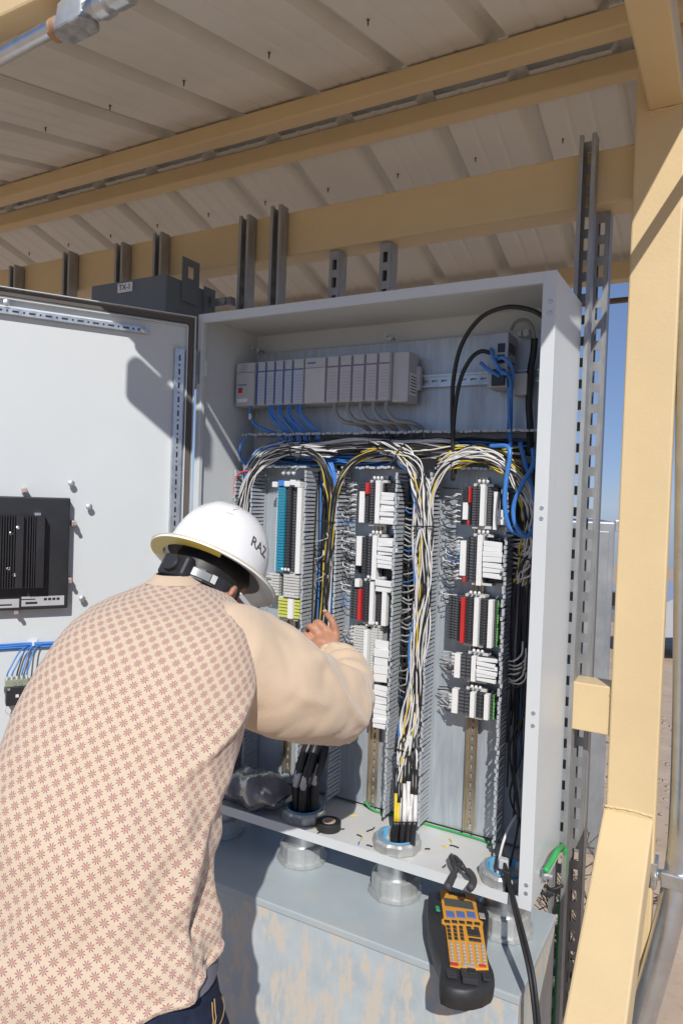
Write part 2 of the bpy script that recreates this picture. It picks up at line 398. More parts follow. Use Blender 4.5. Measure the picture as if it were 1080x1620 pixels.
strut(.262, .37, GZ+.02, 1.803, 'slotted strut under the header beam, nearer the cabinet left end', False)
strut(.452, .37, GZ+.02, 1.803, 'slotted strut under the header beam above the controller row', False)
strut(1.112, .404, GZ+.02, 1.803, 'slotted sunlit strut beside the tan post under the beam', False)

# dark grey transformer box behind the door
tx = thing('transformer_box', 'dark grey steel box with small white tag behind the open door', 'metal box', (-.37, .15, 1.4))
MB().bbox(-.545, -.192, .05, .30, 1.35, 1.69, .004).build('body', txm, tx)
lp = yp(199, 455, .049); MB().bbox(lp.x-.035, lp.x+.035, .045, .0488, lp.z-.016, lp.z+.016, .001).build('tag_plate', paperm, tx)
text_obj('tag_lettering', 'TX-1', .026, (lp.x, .0445, lp.z), X, Z, inkm, tx)
bk = MB(); bk.slotted(Vector((-.189, .165, 1.62)), Z, Y, X, .15, .085, .004, [(.085, .125)], .03); bk.build('mounting_lug', txm, tx)
bk = MB(); bk.slotted(Vector((-.189, .265, 1.58)), Z, Y, X, .12, .06, .004, [(.07, .09)], .016); bk.build('mounting_lug', txm, tx)
MB().box(-.185, -.098, .272, .2995, 1.636, 1.664).build('strut_arm', strutm, tx)
MB().lathe((-.130, .268, 1.65), (0, -1, 0), [(.013, 0), (.013, .007), (.007, .007), (.007, .02)], 6).build('nut', zinc, tx)

# ------------------------------------------------------------------ cabinet
cb = thing('electrical_cabinet', 'large light grey steel control cabinet standing open on conduit hubs', 'cabinet', (W/2, D/2, 0))
T = .002; RW = .031; RB = .026
b = MB()
b.box(0, T, 0, D, 0, H); b.box(W-T, W, 0, D, 0, H); b.box(T, W-T, 0, D, H-T, H); b.box(T, W-T, 0, D, 0, T); b.box(T, W-T, D-T, D, T, H-T)
b.build('shell', cab, cb)
b = MB()
b.bbox(-.0012, RW-.012, -.0025, .0, -.0012, H+.0012, .001); b.bbox(W-RW, W+.0012, -.0025, .0, -.0012, H+.0012, .001)
b.box(RW-.012, W-RW, -.0022, 0, H-RB, H+.001); b.box(RW-.012, W-RW, -.0022, 0, -.001, RB)
b.box(RW-.014, RW-.012, 0, .012, .0, H-.01); b.box(W-RW, W-RW+.002, 0, .012, 0, H-.01); b.box(RW-.012, W-RW, 0, .010, H-RB, H-RB+.002)
b.build('front_rim', cab, cb)
b = MB(); b.bbox(.030, W-.026, .276, .279, .012, 1.455, .001); b.build('back_panel', galv, cb)
b = MB(); b.box(T, W-T, .002, D-T, T, T+.0008); b.build('floor_dust', cabdirty, cb)
scr = MB(); scr.lathe((0, 0, 0), (0, -1, 0), [(.0052, 0), (.0052, .001), (.0040, .0025), (.0012, .0025), (.0010, .0012)], 10); o = scr.build('screw', zinc, None, True, R(40)); SCREW = o.data; o.parent = cb; o.location = Vector((W-.012, -.0026, 1.452))-cb.location
for zz in (1.425, .965, .94, .475, .445, .06, .04): inst('screw', SCREW, cb, (W-.012, -.0026, zz))
for zz in (1.36, .80, .22):                                       # hinges on the left edge
    h = MB(); h.tube([(-.006, -.010, zz-.055), (-.006, -.010, zz-.02)], .0055, 10); h.tube([(-.006, -.010, zz-.017), (-.006, -.010, zz+.017)], .0055, 10); h.tube([(-.006, -.010, zz+.02), (-.006, -.010, zz+.055)], .0055, 10)
    h.box(-.002, .012, -.0052, -.0027, zz-.05, zz+.05); h.build('hinge', zinc, cb)
    MB().bbox(.003, .022, .012, .022, zz-.025, zz+.025, .002).build('hinge_tab', cab, cb)
for px, py in ((415, 556), (622, 536)):
    p = yp(px, py, .27); q = MB(); q.tube([(p.x, .276, p.z), (p.x, .215, p.z)], .005, 8); q.lathe((p.x, .25, p.z), (0, -1, 0), [(.012, 0), (.012, .01), (.006, .01)], 6); q.box(p.x-.016, p.x+.016, .236, .242, p.z-.004, p.z+.004); q.build('mounting_bolt', zinc, cb)
p = on(857, 1383, 0, W); q = MB(); q.lathe((W, p.y, p.z), (1, 0, 0), [(.020, 0), (.020, .004), (.012, .004), (.012, .013), (.006, .013), (.006, .026), (.001, .026)], 6); q.build('ground_lug', zinc, cb)

# door (part of the cabinet) --------------------------------------------------
TH = R(122); DU = Vector((math.cos(TH), -math.sin(TH), 0)); DN = Vector((-DU.y, DU.x, 0)); HN = Vector((-.006, -.010, 0))
DN = DN if DN.dot(CAM) > 0 else -DN
def dp(u, n, z): return HN+DU*u+DN*n+Z*z
def dpx(px, py, n=0.0):
    v = ray(px, py); o = HN+DN*n; t = (o-CAM).dot(DN)/v.dot(DN); P = CAM+v*t; return (P-HN).dot(DU), P.z
def dbox(b, u0, u1, n0, n1, z0, z1, mi=0, bev=0): return b.obox(dp((u0+u1)/2, (n0+n1)/2, (z0+z1)/2), DU, DN, Z, (u1-u0)/2, (n1-n0)/2, (z1-z0)/2, mi, bev)
DUW = 1.07; ZT, ZB = 1.512, .012
b = MB(); dbox(b, .004, DUW, -.002, 0, ZB, ZT, 0, .0008); door = b.build('door', cab, cb)
b = MB()
dbox(b, .004, .006, .0003, .022, ZB, ZT); dbox(b, DUW-.002, DUW, .0003, .022, ZB, ZT); dbox(b, .0065, DUW-.0025, .0003, .022, ZT-.002, ZT); dbox(b, .0065, DUW-.0025, .0003, .022, ZB, ZB+.002)
b.build('door_lip', cab, door)
b = MB(); gi = .009
dbox(b, gi, gi+.014, .0003, .011, ZB+.006, ZT-.006); dbox(b, gi+.0145, DUW-.01, .0003, .011, ZT-.021, ZT-.006); dbox(b, gi+.0145, DUW-.01, .0003, .011, ZB+.006, ZB+.02)
b.build('gasket', gasketm, door)
b = MB(); dbox(b, .026, .029, .0003, .016, ZB+.03, ZT-.03); dbox(b, .0295, DUW-.02, .0003, .016, ZT-.031, ZT-.0285); b.build('inner_lip', cab, door)
def rail_slots(L):
    s = []; q = .012; k = 0
    while q < L-.02:
        w = .017 if k % 2 == 0 else .005
        s.append((q, q+w)); q += w+.010; k += 1
    return s
b = MB(); b.slotted(dp(.150, .016, 1.449), DU, Z, DN, .72, .017, .0022, rail_slots(.72), .0055)
dbox(b, .15, .87, .0005, .016, 1.4565, 1.4585); dbox(b, .15, .87, .0005, .016, 1.4395, 1.4415); b.build('stiffener_rail', zinc, door)
u0, zt = dpx(284, 552, .01); 
b = MB(); b.slotted(dp(u0, .016, .10), Z, DU, DN, zt-.10, .026, .0022, rail_slots(zt-.1), .0055)
dbox(b, u0-.0145, u0-.013, .0005, .016, .10, zt); dbox(b, u0+.013, u0+.0145, .0005, .016, .10, zt); b.build('stiffener_rail', zinc, door)
for px, py in ((113, 765), (141, 802), (130, 947), (11, 479), (226, 522)):
    u, z = dpx(px, py, .012 if py > 600 else .02); n0 = 0 if py > 600 else .018
    q = MB(); q.lathe(dp(u, n0, z), DN, [(.0045, 0), (.0045, .014), (.009, .014), (.009, .02), (.006, .022), (.001, .022)], 12) if n0 == 0 else q.lathe(dp(u, n0, z), DN, [(.009, 0), (.009, .006), (.004, .008), (.001, .008)], 10)
    q.build('door_stud', zinc, door, True, R(40))
# operator panel back on the door --------------------------------------------
hp = thing('operator_panel', 'black back of a touch panel with finned heat sink on the door', 'touch panel', dp(.52, 0, .6))
u1, z1 = dpx(112, 788, .03); _, z0 = dpx(104, 962, .03)
u1 = u1; uE = u1+.42
b = MB(); dbox(b, u1, uE, .0004, .034, z0, z1, 0, .004); b.build('back_housing', black, hp)
hu, hz1 = dpx(72, 815, .06); _, hz0 = dpx(64, 930, .06)
b = MB(); dbox(b, hu, hu+.19, .0345, .05, hz0, hz1); b.build('heat_sink_base', blacks, hp)
q = 0; hs = hp.children[-1]
fin = MB(); fin.obox(Vector((0, 0, 0)), DU, DN, Z, .0016, .009, (hz1-hz0)/2-.001); fo = fin.build('fin', blacks); fo.parent = hs; fo.location = dp(hu+.004+.022, .0592, (hz0+hz1)/2)-origin(hs)
uu = hu+.0315
while uu < hu+.188:
    if not (hu+.05 < uu < hu+.075): inst('fin', fo.data, hs, dp(uu, .0592, (hz0+hz1)/2))
    uu += .0065
b = MB(); dbox(b, hu+.001, hu+.022, .0502, .067, hz0+.001, hz1-.001); dbox(b, hu+.0535, hu+.0725, .0502, .064, hz0+.001, hz1-.001); b.build('solid_rib', blacks, hs)
for px, py in ((18, 844), (29, 835), (14, 900), (23, 910)):
    u, z = dpx(px, py, .066); MB().lathe(dp(u, .0641, z), DN, [(.005, 0), (.005, .002), (.003, .003), (.001, .0015)], 10).build('screw', zinc, hs)
uL, zL = dpx(102, 942, .035); _, zL1 = dpx(100, 957, .035); uM, _ = dpx(32, 950, .035)
zA, zB_ = max(zL, zL1), min(zL, zL1)
b = MB(); dbox(b, uL, uM-.004, .0342, .0352, zB_, zA); dbox(b, uM+.002, uM+.10, .0342, .0352, zB_-.002, zA-.005); b.build('rating_label', mat('panel_label', (.42, .42, .43), .5), hp)
b = MB()
for i in range(4): dbox(b, uL+.012+i*.011, uL+.02+i*.011, .0353, .0356, zA-.012, zA-.005)
dbox(b, uL+.07, uL+.10, .0353, .0356, zB_+.006, zB_+.012); dbox(b, uL+.075, uL+.11, .0353, .0356, zA-.009, zA-.006); dbox(b, uM+.02, uM+.06, .0353, .0356, zB_+.004, zB_+.008)
b.build('label_print', inkm, hp)
for px, py in ((39, 776), (117, 828), (110, 918), (26, 967)):
    u, z = dpx(px, py, .02); b = MB(); dbox(b, u-.006, u+.006, .001, .03, z-.008, z+.008, 0, .002); dbox(b, u-.004, u+.004, .0302, .045, z-.004, z+.004); b.build('clamp_clip', pink, hp)
u, z = dpx(60, 816, .05); b = MB(); dbox(b, u-.008, u+.008, .0345, .055, z-.002, z+.008); b.build('bracket', zinc, hp)
# blue control cables on the door and the switch block
dc = thing('door_cable_run', 'run of blue control wires across the door behind the worker', 'cables', dp(.5, .01, .53))
u, z = dpx(0, 1022, .01); u2, z2 = dpx(80, 1018, .01)
for i in range(5):
    a = []
    for k in range(9):
        t = k/8; a.append(dp(u+.25+(u2-.12-u-.25)*t, .006+.004*(i % 2)+.001*math.sin(t*9+i), z+(z2-z)*t-.004+.0035*(i-2)*.9+.001*math.sin(t*11+2*i)))
    MB().tube(a, .0026, 6).build('wire', wblue, dc, True)
u3, z3 = dpx(53, 1019, .012); b = MB(); dbox(b, u3-.012, u3+.012, .0005, .004, z3-.004, z3+.012); dbox(b, u3-.003, u3+.003, .004, .014, z3-.014, z3+.004); b.build('cable_tie', whitep, dc)
sbk = thing('selector_switch_block', 'black and green contact block with blue wires on the door', 'contact block', dp(.5, 0, .45))
ua, za = dpx(10, 1078, .04); ub, zb = dpx(44, 1112, .04); ulo, uhi = min(ua, ub), max(ua, ub)
b = MB(); dbox(b, ulo, uhi, .012, .055, zb, za-.014, 0, .002); b.build('contact_housing', black, sbk)
b = MB(); dbox(b, ulo-.001, uhi+.001, .01, .05, za-.0138, za+.004, 0, .001); b.build('terminal_top', mat('dull_green_plastic', (.25, .28, .20), .5), sbk)
b = MB(); b.lathe(dp((ulo+uhi)/2, .0005, (za+zb)/2), DN, [(.03, 0), (.03, .011)], 20); b.build('mounting_collar', black, sbk)
b = MB(); dbox(b, (ulo+uhi)/2-.004, (ulo+uhi)/2+.004, .0552, .0562, (za+zb)/2-.01, (za+zb)/2-.002); b.build('white_mark', whitep, sbk)
for i in range(4): MB().lathe(dp(ulo+.006+(uhi-ulo-.012)*i/3, .051 if i % 3 else .0555, za-.006-(.012 if i % 3 == 0 else 0)), DN, [(.0042, 0), (.0042, .0015), (.001, .0008)], 8).build('screw', zinc, sbk)
for i in range(5):
    uS = ulo+.004+(uhi-ulo-.006)*i/4*1.0; dx = -.02 if i < 3 else -.035
    pts = [dp(uS, .04, za+.002), dp(uS, .045, za+.018), dp(uS+dx*.2, .045, za+.036), dp(uS+dx, .025, z3-.012), dp(uS+dx*2, .008, z3-.004)]
    MB().tube(spline(pts, 5), .0021, 6).build('wire', wblue if i % 3 != 2 else wblack, sbk, True)
    MB().tube([dp(uS, .04, za-.002), dp(uS, .0445, za+.014)], .0033, 6).build('ferrule', whitep, sbk)
MB().tube(spline([dp(uhi-.004, .03, zb), dp(uhi, .03, zb-.018), dp(uhi-.015, .028, zb-.032), dp(ulo+.006, .03, zb-.02), dp(ulo+.008, .03, zb)], 6), .0016, 5).build('wire', wwhite, sbk, True)

# ------------------------------------------------------------------ wire ducts
YB, YF = .2755, .19
PITCH_ = .0122
def finger_mesh(ax):
    """finger of a slotted duct wall: long blade with a slightly wider tip; ax = the wall's thin direction"""
    b = MB(); dp_ = YB-YF-.012
    hgt = .0039; th = .0010
    poly = [(0, -hgt), (dp_-.006, -hgt), (dp_-.003, -.0053), (dp_, -.0053), (dp_, .0053), (dp_-.003, .0053), (dp_-.006, hgt), (0, hgt)]
    if ax == 'x': b.prism(poly, -Y, Z, X, (0, 0, 0), -th, th); b.box(-.0034, .0034, -dp_-.0022, -dp_-.0001, -.0051, .0051)
    else: b.prism(poly, -Y, X, Z, (0, 0, 0), -th, th); b.box(-.0051, .0051, -dp_-.0022, -dp_-.0001, -.0034, .0034)
    me = bpy.data.meshes.new('duct_finger'); me.from_pydata([tuple(v) for v in b.v], [], b.f); me.materials.append(ductm); return me
FX, FZ = finger_mesh('x'), finger_mesh('z')
def vduct(xl, xr, z0, z1, label):
    t = thing('wire_duct', label, 'wire duct', ((xl+xr)/2, YB, z0), 'grey slotted wire ducts')
    b = MB(); b.box(xl, xr, YB-.002, YB, z0, z1); b.box(xl-.001, xl+.001, YB-.012, YB-.002, z0, z1); b.box(xr-.001, xr+.001, YB-.012, YB-.002, z0, z1); b.build('base', ductm, t)
    n = int((z1-z0)/PITCH_)
    for xx in (xl, xr):
        for i in range(n):
            o = inst('duct_finger', FX, t, (xx, YB-.012, z0+PITCH_*(i+.5))); o.rotation_euler = (random.gauss(0, .012), 0, random.gauss(0, .02))
    return t
def hduct(z0, z1, xa, xb, label, gaps=()):
    t = thing('wire_duct', label, 'wire duct', (xa, YB, z0), 'grey slotted wire ducts')
    b = MB(); b.box(xa, xb, YB-.002, YB, z0, z1); b.box(xa, xb, YB-.012, YB-.002, z0-.001, z0+.001); b.box(xa, xb, YB-.012, YB-.002, z1-.001, z1+.001); b.build('base', ductm, t)
    n = int((xb-xa)/PITCH_)
    for zz in (z0, z1):
        for i in range(n):
            xx = xa+PITCH_*(i+.5)
            if zz == z0 and any(g0 < xx < g1 for g0, g1 in gaps): continue
            o = inst('duct_finger', FZ, t, (xx, YB-.012, zz)); o.rotation_euler = (random.gauss(0, .012), 0, random.gauss(0, .02))
    return t
hduct(1.066, 1.170, .036, 1.055, 'long horizontal grey slotted duct under the controller row', gaps=((.01, .075), (.29, .41), (.60, .72), (.93, 1.06)))
vduct(.012, .080, .03, 1.058, 'vertical slotted duct at the cabinet left wall behind the worker')
vduct(.290, .406, .03, 1.058, 'vertical slotted duct between the blue terminals and the middle terminal column')
vduct(.604, .713, .03, 1.058, 'vertical slotted duct holding the thickest bundle above the middle hub')
vduct(.934, 1.045, .03, 1.058, 'vertical slotted duct along the cabinet right side')

# ------------------------------------------------------------------ DIN rails
def din_v(cx, z0, z1, label, mt=gold):
    t = thing('din_rail', label, 'rail', (cx, .276, z0), 'mounting rails on the back panel')
    b = MB(); y = .262
    b.box(cx-.0175, cx-.0135, y-.001, y, z0, z1); b.box(cx+.0135, cx+.0175, y-.001, y, z0, z1)
    b.box(cx-.0137, cx-.0127, y, y+.0075, z0, z1); b.box(cx+.0127, cx+.0137, y, y+.0075, z0, z1); b.build('flange', mt, t)
    s = MB(); sl = []; q = .02
    while q < z1-z0-.03: sl.append((q, q+.016)); q += .027
    s.slotted(Vector((cx, y+.0075, z0)), Z, X, Y, z1-z0, .0254, .001, sl, .0062); s.build('web', mt, t)
    for zz in (z0+.012, z1-.012): MB().lathe((cx, y+.007, zz), (0, -1, 0), [(.006, 0), (.006, .003), (.002, .004)], 8).build('screw', zinc, t)
    return t
def din_h(z, xa, xb, label):
    t = thing('din_rail', label, 'rail', (xa, .276, z), 'mounting rails on the back panel')
    b = MB(); y = .262
    b.box(xa, xb, y-.001, y, z-.0185, z-.0135); b.box(xa, xb, y-.001, y, z+.0135, z+.0185); b.box(xa, xb, y, y+.0075, z-.0137, z-.0127); b.box(xa, xb, y, y+.0075, z+.0127, z+.0137); b.build('flange', zinc, t)
    s = MB(); sl = []; q = .02
    while q < xb-xa-.03: sl.append((q, q+.018)); q += .03
    s.slotted(Vector((xa, y+.0075, z)), X, Z, Y, xb-xa, .0254, .001, sl, .0062); s.build('web', zinc, t)
    return t
din_h(1.328, .05, 1.05, 'horizontal zinc rail carrying the controllers and the network switch')
din_v(.205, .05, 1.03, 'vertical rail under the blue terminal strip'); din_v(.525, .02, 1.045, 'vertical yellow zinc rail under the middle terminal column'); din_v(.838, .02, 1.045, 'vertical yellow zinc rail under the right terminal column')

# ------------------------------------------------------------------ controllers
plc = thing('controller_rack', 'row of grey controller modules on the rail across the cabinet top', 'controller', (.33, .26, 1.25))
def mod(px0, px1, body, doorm, name, py_t=566, py_b=638, y=.17, line=None):
    a = yp(px0, py_t, y); c = yp(px1, py_t, y); x0, x1 = a.x+.0008, c.x-.0008; z0, z1 = 1.262, 1.405
    o = MB().bbox(x0, x1, y+.004, .262, z0, z1, .003).build(name, body, plc)
    MB().bbox(x0+.0015, x1-.0015, y, y+.0038, z0+.002, z1-.034, .0015).build('module_door', doorm, o)
    MB().bbox(x0+.0015, x1-.0015, y+.0005, y+.0038, z1-.032, z1-.002, .0012).build('status_window', body, o)
    if line:
        d = MB(); d.box(x0+.0005, x0+.0045, y-.0008, y-.0001, z0+.004, z1-.006); d.box(x0+.0045, x1-.001, y-.0008, y-.0001, z1-.036, z1-.0335)
        for i in range(9): d.box(x0+.012, x1-.004, y-.0004, y-.0001, z0+.014+i*.0095, z0+.0147+i*.0095)
        d.build('door_print', line, o)
    return o, x0, x1
o, x0, x1 = mod(374, 404, plcg, plcg, 'power_supply'); o.name = 'power_supply'
MB().box(x0+.012, x0+.028, .1685, .1698, 1.305, 1.322).build('red_switch', redp, o); MB().bbox(x0+.008, x0+.05, .168, .1698, 1.275, 1.287, .001).build('rating_label', paperm, o)
d = MB()
for i in range(3):
    for j in range(4): d.box(x0+.02+.009*i, x0+.025+.009*i, .1703, .1708, 1.375+j*.006, 1.377+j*.006)
d.box(x0+.008, x0+.045, .169, .1698, 1.330, 1.333); d.build('vent_print', bluel, o)
bm_ = []
for a_, c_ in ((407, 421), (421, 435), (435, 449), (449, 463), (463, 481)): bm_.append(mod(a_, c_, plcg, plcb, 'io_module', line=bluel))
o, x0, x1 = mod(482, 516, plcg, lgrey, 'io_power_unit'); MB().box(x0+.01, x0+.04, .1698, .1702, 1.385, 1.389).build('door_print', bluel, o)
mv = mat('mauve_line', (.20, .13, .20), .5); gm = []
for i in range(5): gm.append(mod(516+i*20.3, 516+(i+1)*20.3, plcg, plcl, 'io_module', line=mv))
a = yp(619, 560, .175); xe = a.x
o = MB().bbox(xe, xe+.052, .185, .262, 1.258, 1.405, .004).build('end_terminal_block', plcg, plc)
MB().box(xe+.0522, xe+.0527, .195, .245, 1.28, 1.345).build('rating_label', paperm, o); d = MB()
for i in range(6): d.box(xe+.0528, xe+.0531, .2, .24, 1.288+i*.009, 1.291+i*.009)
d.build('label_print', inkm, o); MB().bbox(xe+.02, xe+.064, .24, .262, 1.30, 1.37, .003).build('rail_clip', plcg, o)
# cables leaving the controllers
pc = thing('controller_cables', 'blue and grey cables dropping from the controller modules into the duct', 'cables', (.33, .2, 1.2))
for i, (o, x0, x1) in enumerate(gm):
    xm = (x0+x1)/2+.006
    MB().tube(spline([(xm, .185, 1.268), (xm+.004, .180, 1.235), (xm+.03, .185, 1.205), (xm+.075, .21, 1.197), (xm+.10, .235, 1.175), (xm+.105, .24, 1.12)], 6), .0068, 8).build('cable', wgrey, pc, True)
for i, (o, x0, x1) in enumerate(bm_[1:]):
    for k in range(5):
        xm = (x0+x1)/2+random.uniform(-.008, .008); e = random.uniform(-.01, .01)
        MB().tube(spline([(xm, .185, 1.266), (xm+.004, .178+e*.3, 1.235), (xm+.03+e, .19+e, 1.205), (xm+.052+e, .21, 1.17), (xm+.055+e*2, .225, 1.11)], 5), .0032, 6).build('cable', wblue, pc, True)
p0 = yp(396, 645, .18)
MB().tube(spline([(p0.x, .18, 1.268), (p0.x, .178, 1.245), (p0.x+.004, .177, 1.225), (p0.x+.03, .185, 1.195), (p0.x+.09, .21, 1.17), (p0.x+.13, .23, 1.13)], 6), .0052, 8).build('cable', wblue, pc, True)
MB().tube([(p0.x+.0005, .1775, 1.236), (p0.x+.006, .1765, 1.218)], .0058, 8).build('cable_marker', whitep, pc)
MB().tube(spline([(.06, .19, 1.165), (.035, .185, 1.14), (.028, .19, 1.10), (.05, .2, 1.07), (.085, .21, 1.08)], 6), .0040, 7).build('cable', wblue, pc, True)

# ------------------------------------------------------------------ network switch and its cables
sw = thing('network_switch', 'small grey network switch on the rail with blue plugs', 'network switch', (.92, .26, 1.3))
MB().bbox(.872, .926, .170, .255, 1.285, 1.432, .002).build('housing', mat('switch_grey', (.36, .39, .43), .45, .3), sw)
d = MB()
for k in range(2): d.bbox(.898, .918, .168, .1698, 1.378-.03*k, 1.402-.03*k, .001)
d.bbox(.886, .922, .160, .1698, 1.288, 1.332, .002); d.build('port', black, sw)
d = MB()
for k in range(6): d.box(.9262, .9268, .18+.0, .19+.05*(k % 2), 1.30+.018*k, 1.304+.018*k)
d.bbox(.9262, .9275, .178, .235, 1.378, 1.405, .0005); d.build('side_print', black, sw)
MB().bbox(.927, .965, .225, .262, 1.27, 1.33, .003).build('rail_clip', lgrey, sw)
MB().bbox(.945, .962, .235, .258, 1.4325, 1.452, .002).build('power_plug', lgrey, sw); MB().bbox(.93, .942, .235, .258, 1.4325, 1.45, .002).build('power_plug', lgrey, sw)
def cable(name, pts, r, mt, label, cat='cable', group=None, n=8):
    o = MB().tube(spline(pts, n), r, 8).build(name, mt, None, True); return tag(o, label, cat, group)
def pyl(l): return [yp(*p) for p in l]
for i, l in enumerate([[(776, 552, .165), (782, 572, .145), (793, 590, .16), (805, 606, .19), (806, 640, .22), (806, 690, .23), (808, 740, .22)],
                       [(783, 570, .165), (795, 566, .135), (808, 578, .15), (810, 600, .18), (806, 640, .225), (803, 700, .23)],
                       [(760, 574, .16), (772, 585, .15), (790, 596, .165), (803, 610, .19), (805, 660, .22), (810, 720, .22)],
                       [(786, 584, .165), (797, 590, .14), (806, 600, .17), (808, 650, .225), (806, 700, .22)]]):
    cable('patch_cable', pyl(l), .0050, wblue, 'blue network cable ' + ('looping from the top port of the switch', 'bending widest to the right below the switch', 'reaching farthest left below the switch', 'from the lowest port of the switch')[i], 'cable', 'blue network cables')
cable('black_cable', pyl([(862, 503, .10), (838, 490, .09), (800, 486, .10), (760, 503, .12), (730, 545, .15), (717, 600, .17), (715, 660, .18), (717, 720, .185), (716, 760, .2)]), .0060, rubber, 'big black cable arching across the top right of the cabinet')
cable('black_cable', pyl([(775, 558, .17), (760, 556, .16), (744, 568, .155), (728, 600, .165), (719, 650, .175), (716, 700, .18), (719, 750, .2)]), .0060, rubber, 'shorter black cable bending from the switch down into the duct')
cable('black_cable', pyl([(808, 522, .22), (815, 510, .21), (830, 506, .21), (841, 516, .215), (845, 540, .225)]), .0045, wgrey, 'thin grey cable hooped above the switch')
cable('black_cable', pyl([(845, 535, .225), (843, 560, .24), (838, 590, .24), (836, 640, .24), (838, 680, .235), (836, 720, .22)]), .0095, rubber, 'thick black cable dropping down the panel right of the switch')
for i, l in enumerate([[(775, 706, .17), (800, 706, .15), (806, 720, .14), (800, 760, .14), (798, 800, .145), (806, 835, .16), (830, 850, .18)],
                       [(842, 710, .17), (843, 735, .15), (826, 765, .14), (812, 800, .145), (815, 830, .15), (832, 848, .16), (845, 830, .17), (842, 790, .2)],
                       [(822, 700, .18), (832, 740, .17), (844, 790, .17), (843, 830, .19)]]):
    cable('patch_cable', pyl(l), .0062, wblue, 'bright blue cable ' + ('hanging straight down over the right bundle', 'crossing in an S over the right bundle', 'half hidden behind the right rim')[i], 'cable', 'blue cables over the right bundle')

# ------------------------------------------------------------------ terminal blocks
def marker_mat():
    M = bpy.data.materials.new('numbered_marker'); M.use_nodes = True; t = M.node_tree; N = t.nodes; L = t.links; b = N['Principled BSDF']
    b.inputs['Roughness'].default_value = .5
    tc = N.new('ShaderNodeTexCoord'); br = N.new('ShaderNodeTexNoise'); br.inputs['Scale'].default_value = 700; br.inputs['Detail'].default_value = 1
    L.new(tc.outputs['Object'], br.inputs['Vector'])
    cr = N.new('ShaderNodeValToRGB'); cr.color_ramp.elements[0].position = .30; cr.color_ramp.elements[1].position = .36
    cr.color_ramp.elements[0].color = (.40, .40, .40, 1); cr.color_ramp.elements[1].color = (.74, .74, .73, 1)
    L.new(br.outputs[0], cr.inputs[0]); L.new(cr.outputs[0], b.inputs['Base Color']); return M
markm = marker_mat(); dgrey = mat('dark_grey_plastic', (.085, .09, .10), .5, 0, .1, 20); tgrey = mat('terminal_grey', (.52, .52, .50), .5, 0, .05, 30)
CM = {'k': black, 'w': whitep, 'r': redp, 'g': greenp, 'y': ygp, 't': tealp, 'd': dgrey, 'l': tgrey, 'G': lgrey}
KEYS = list(CM)
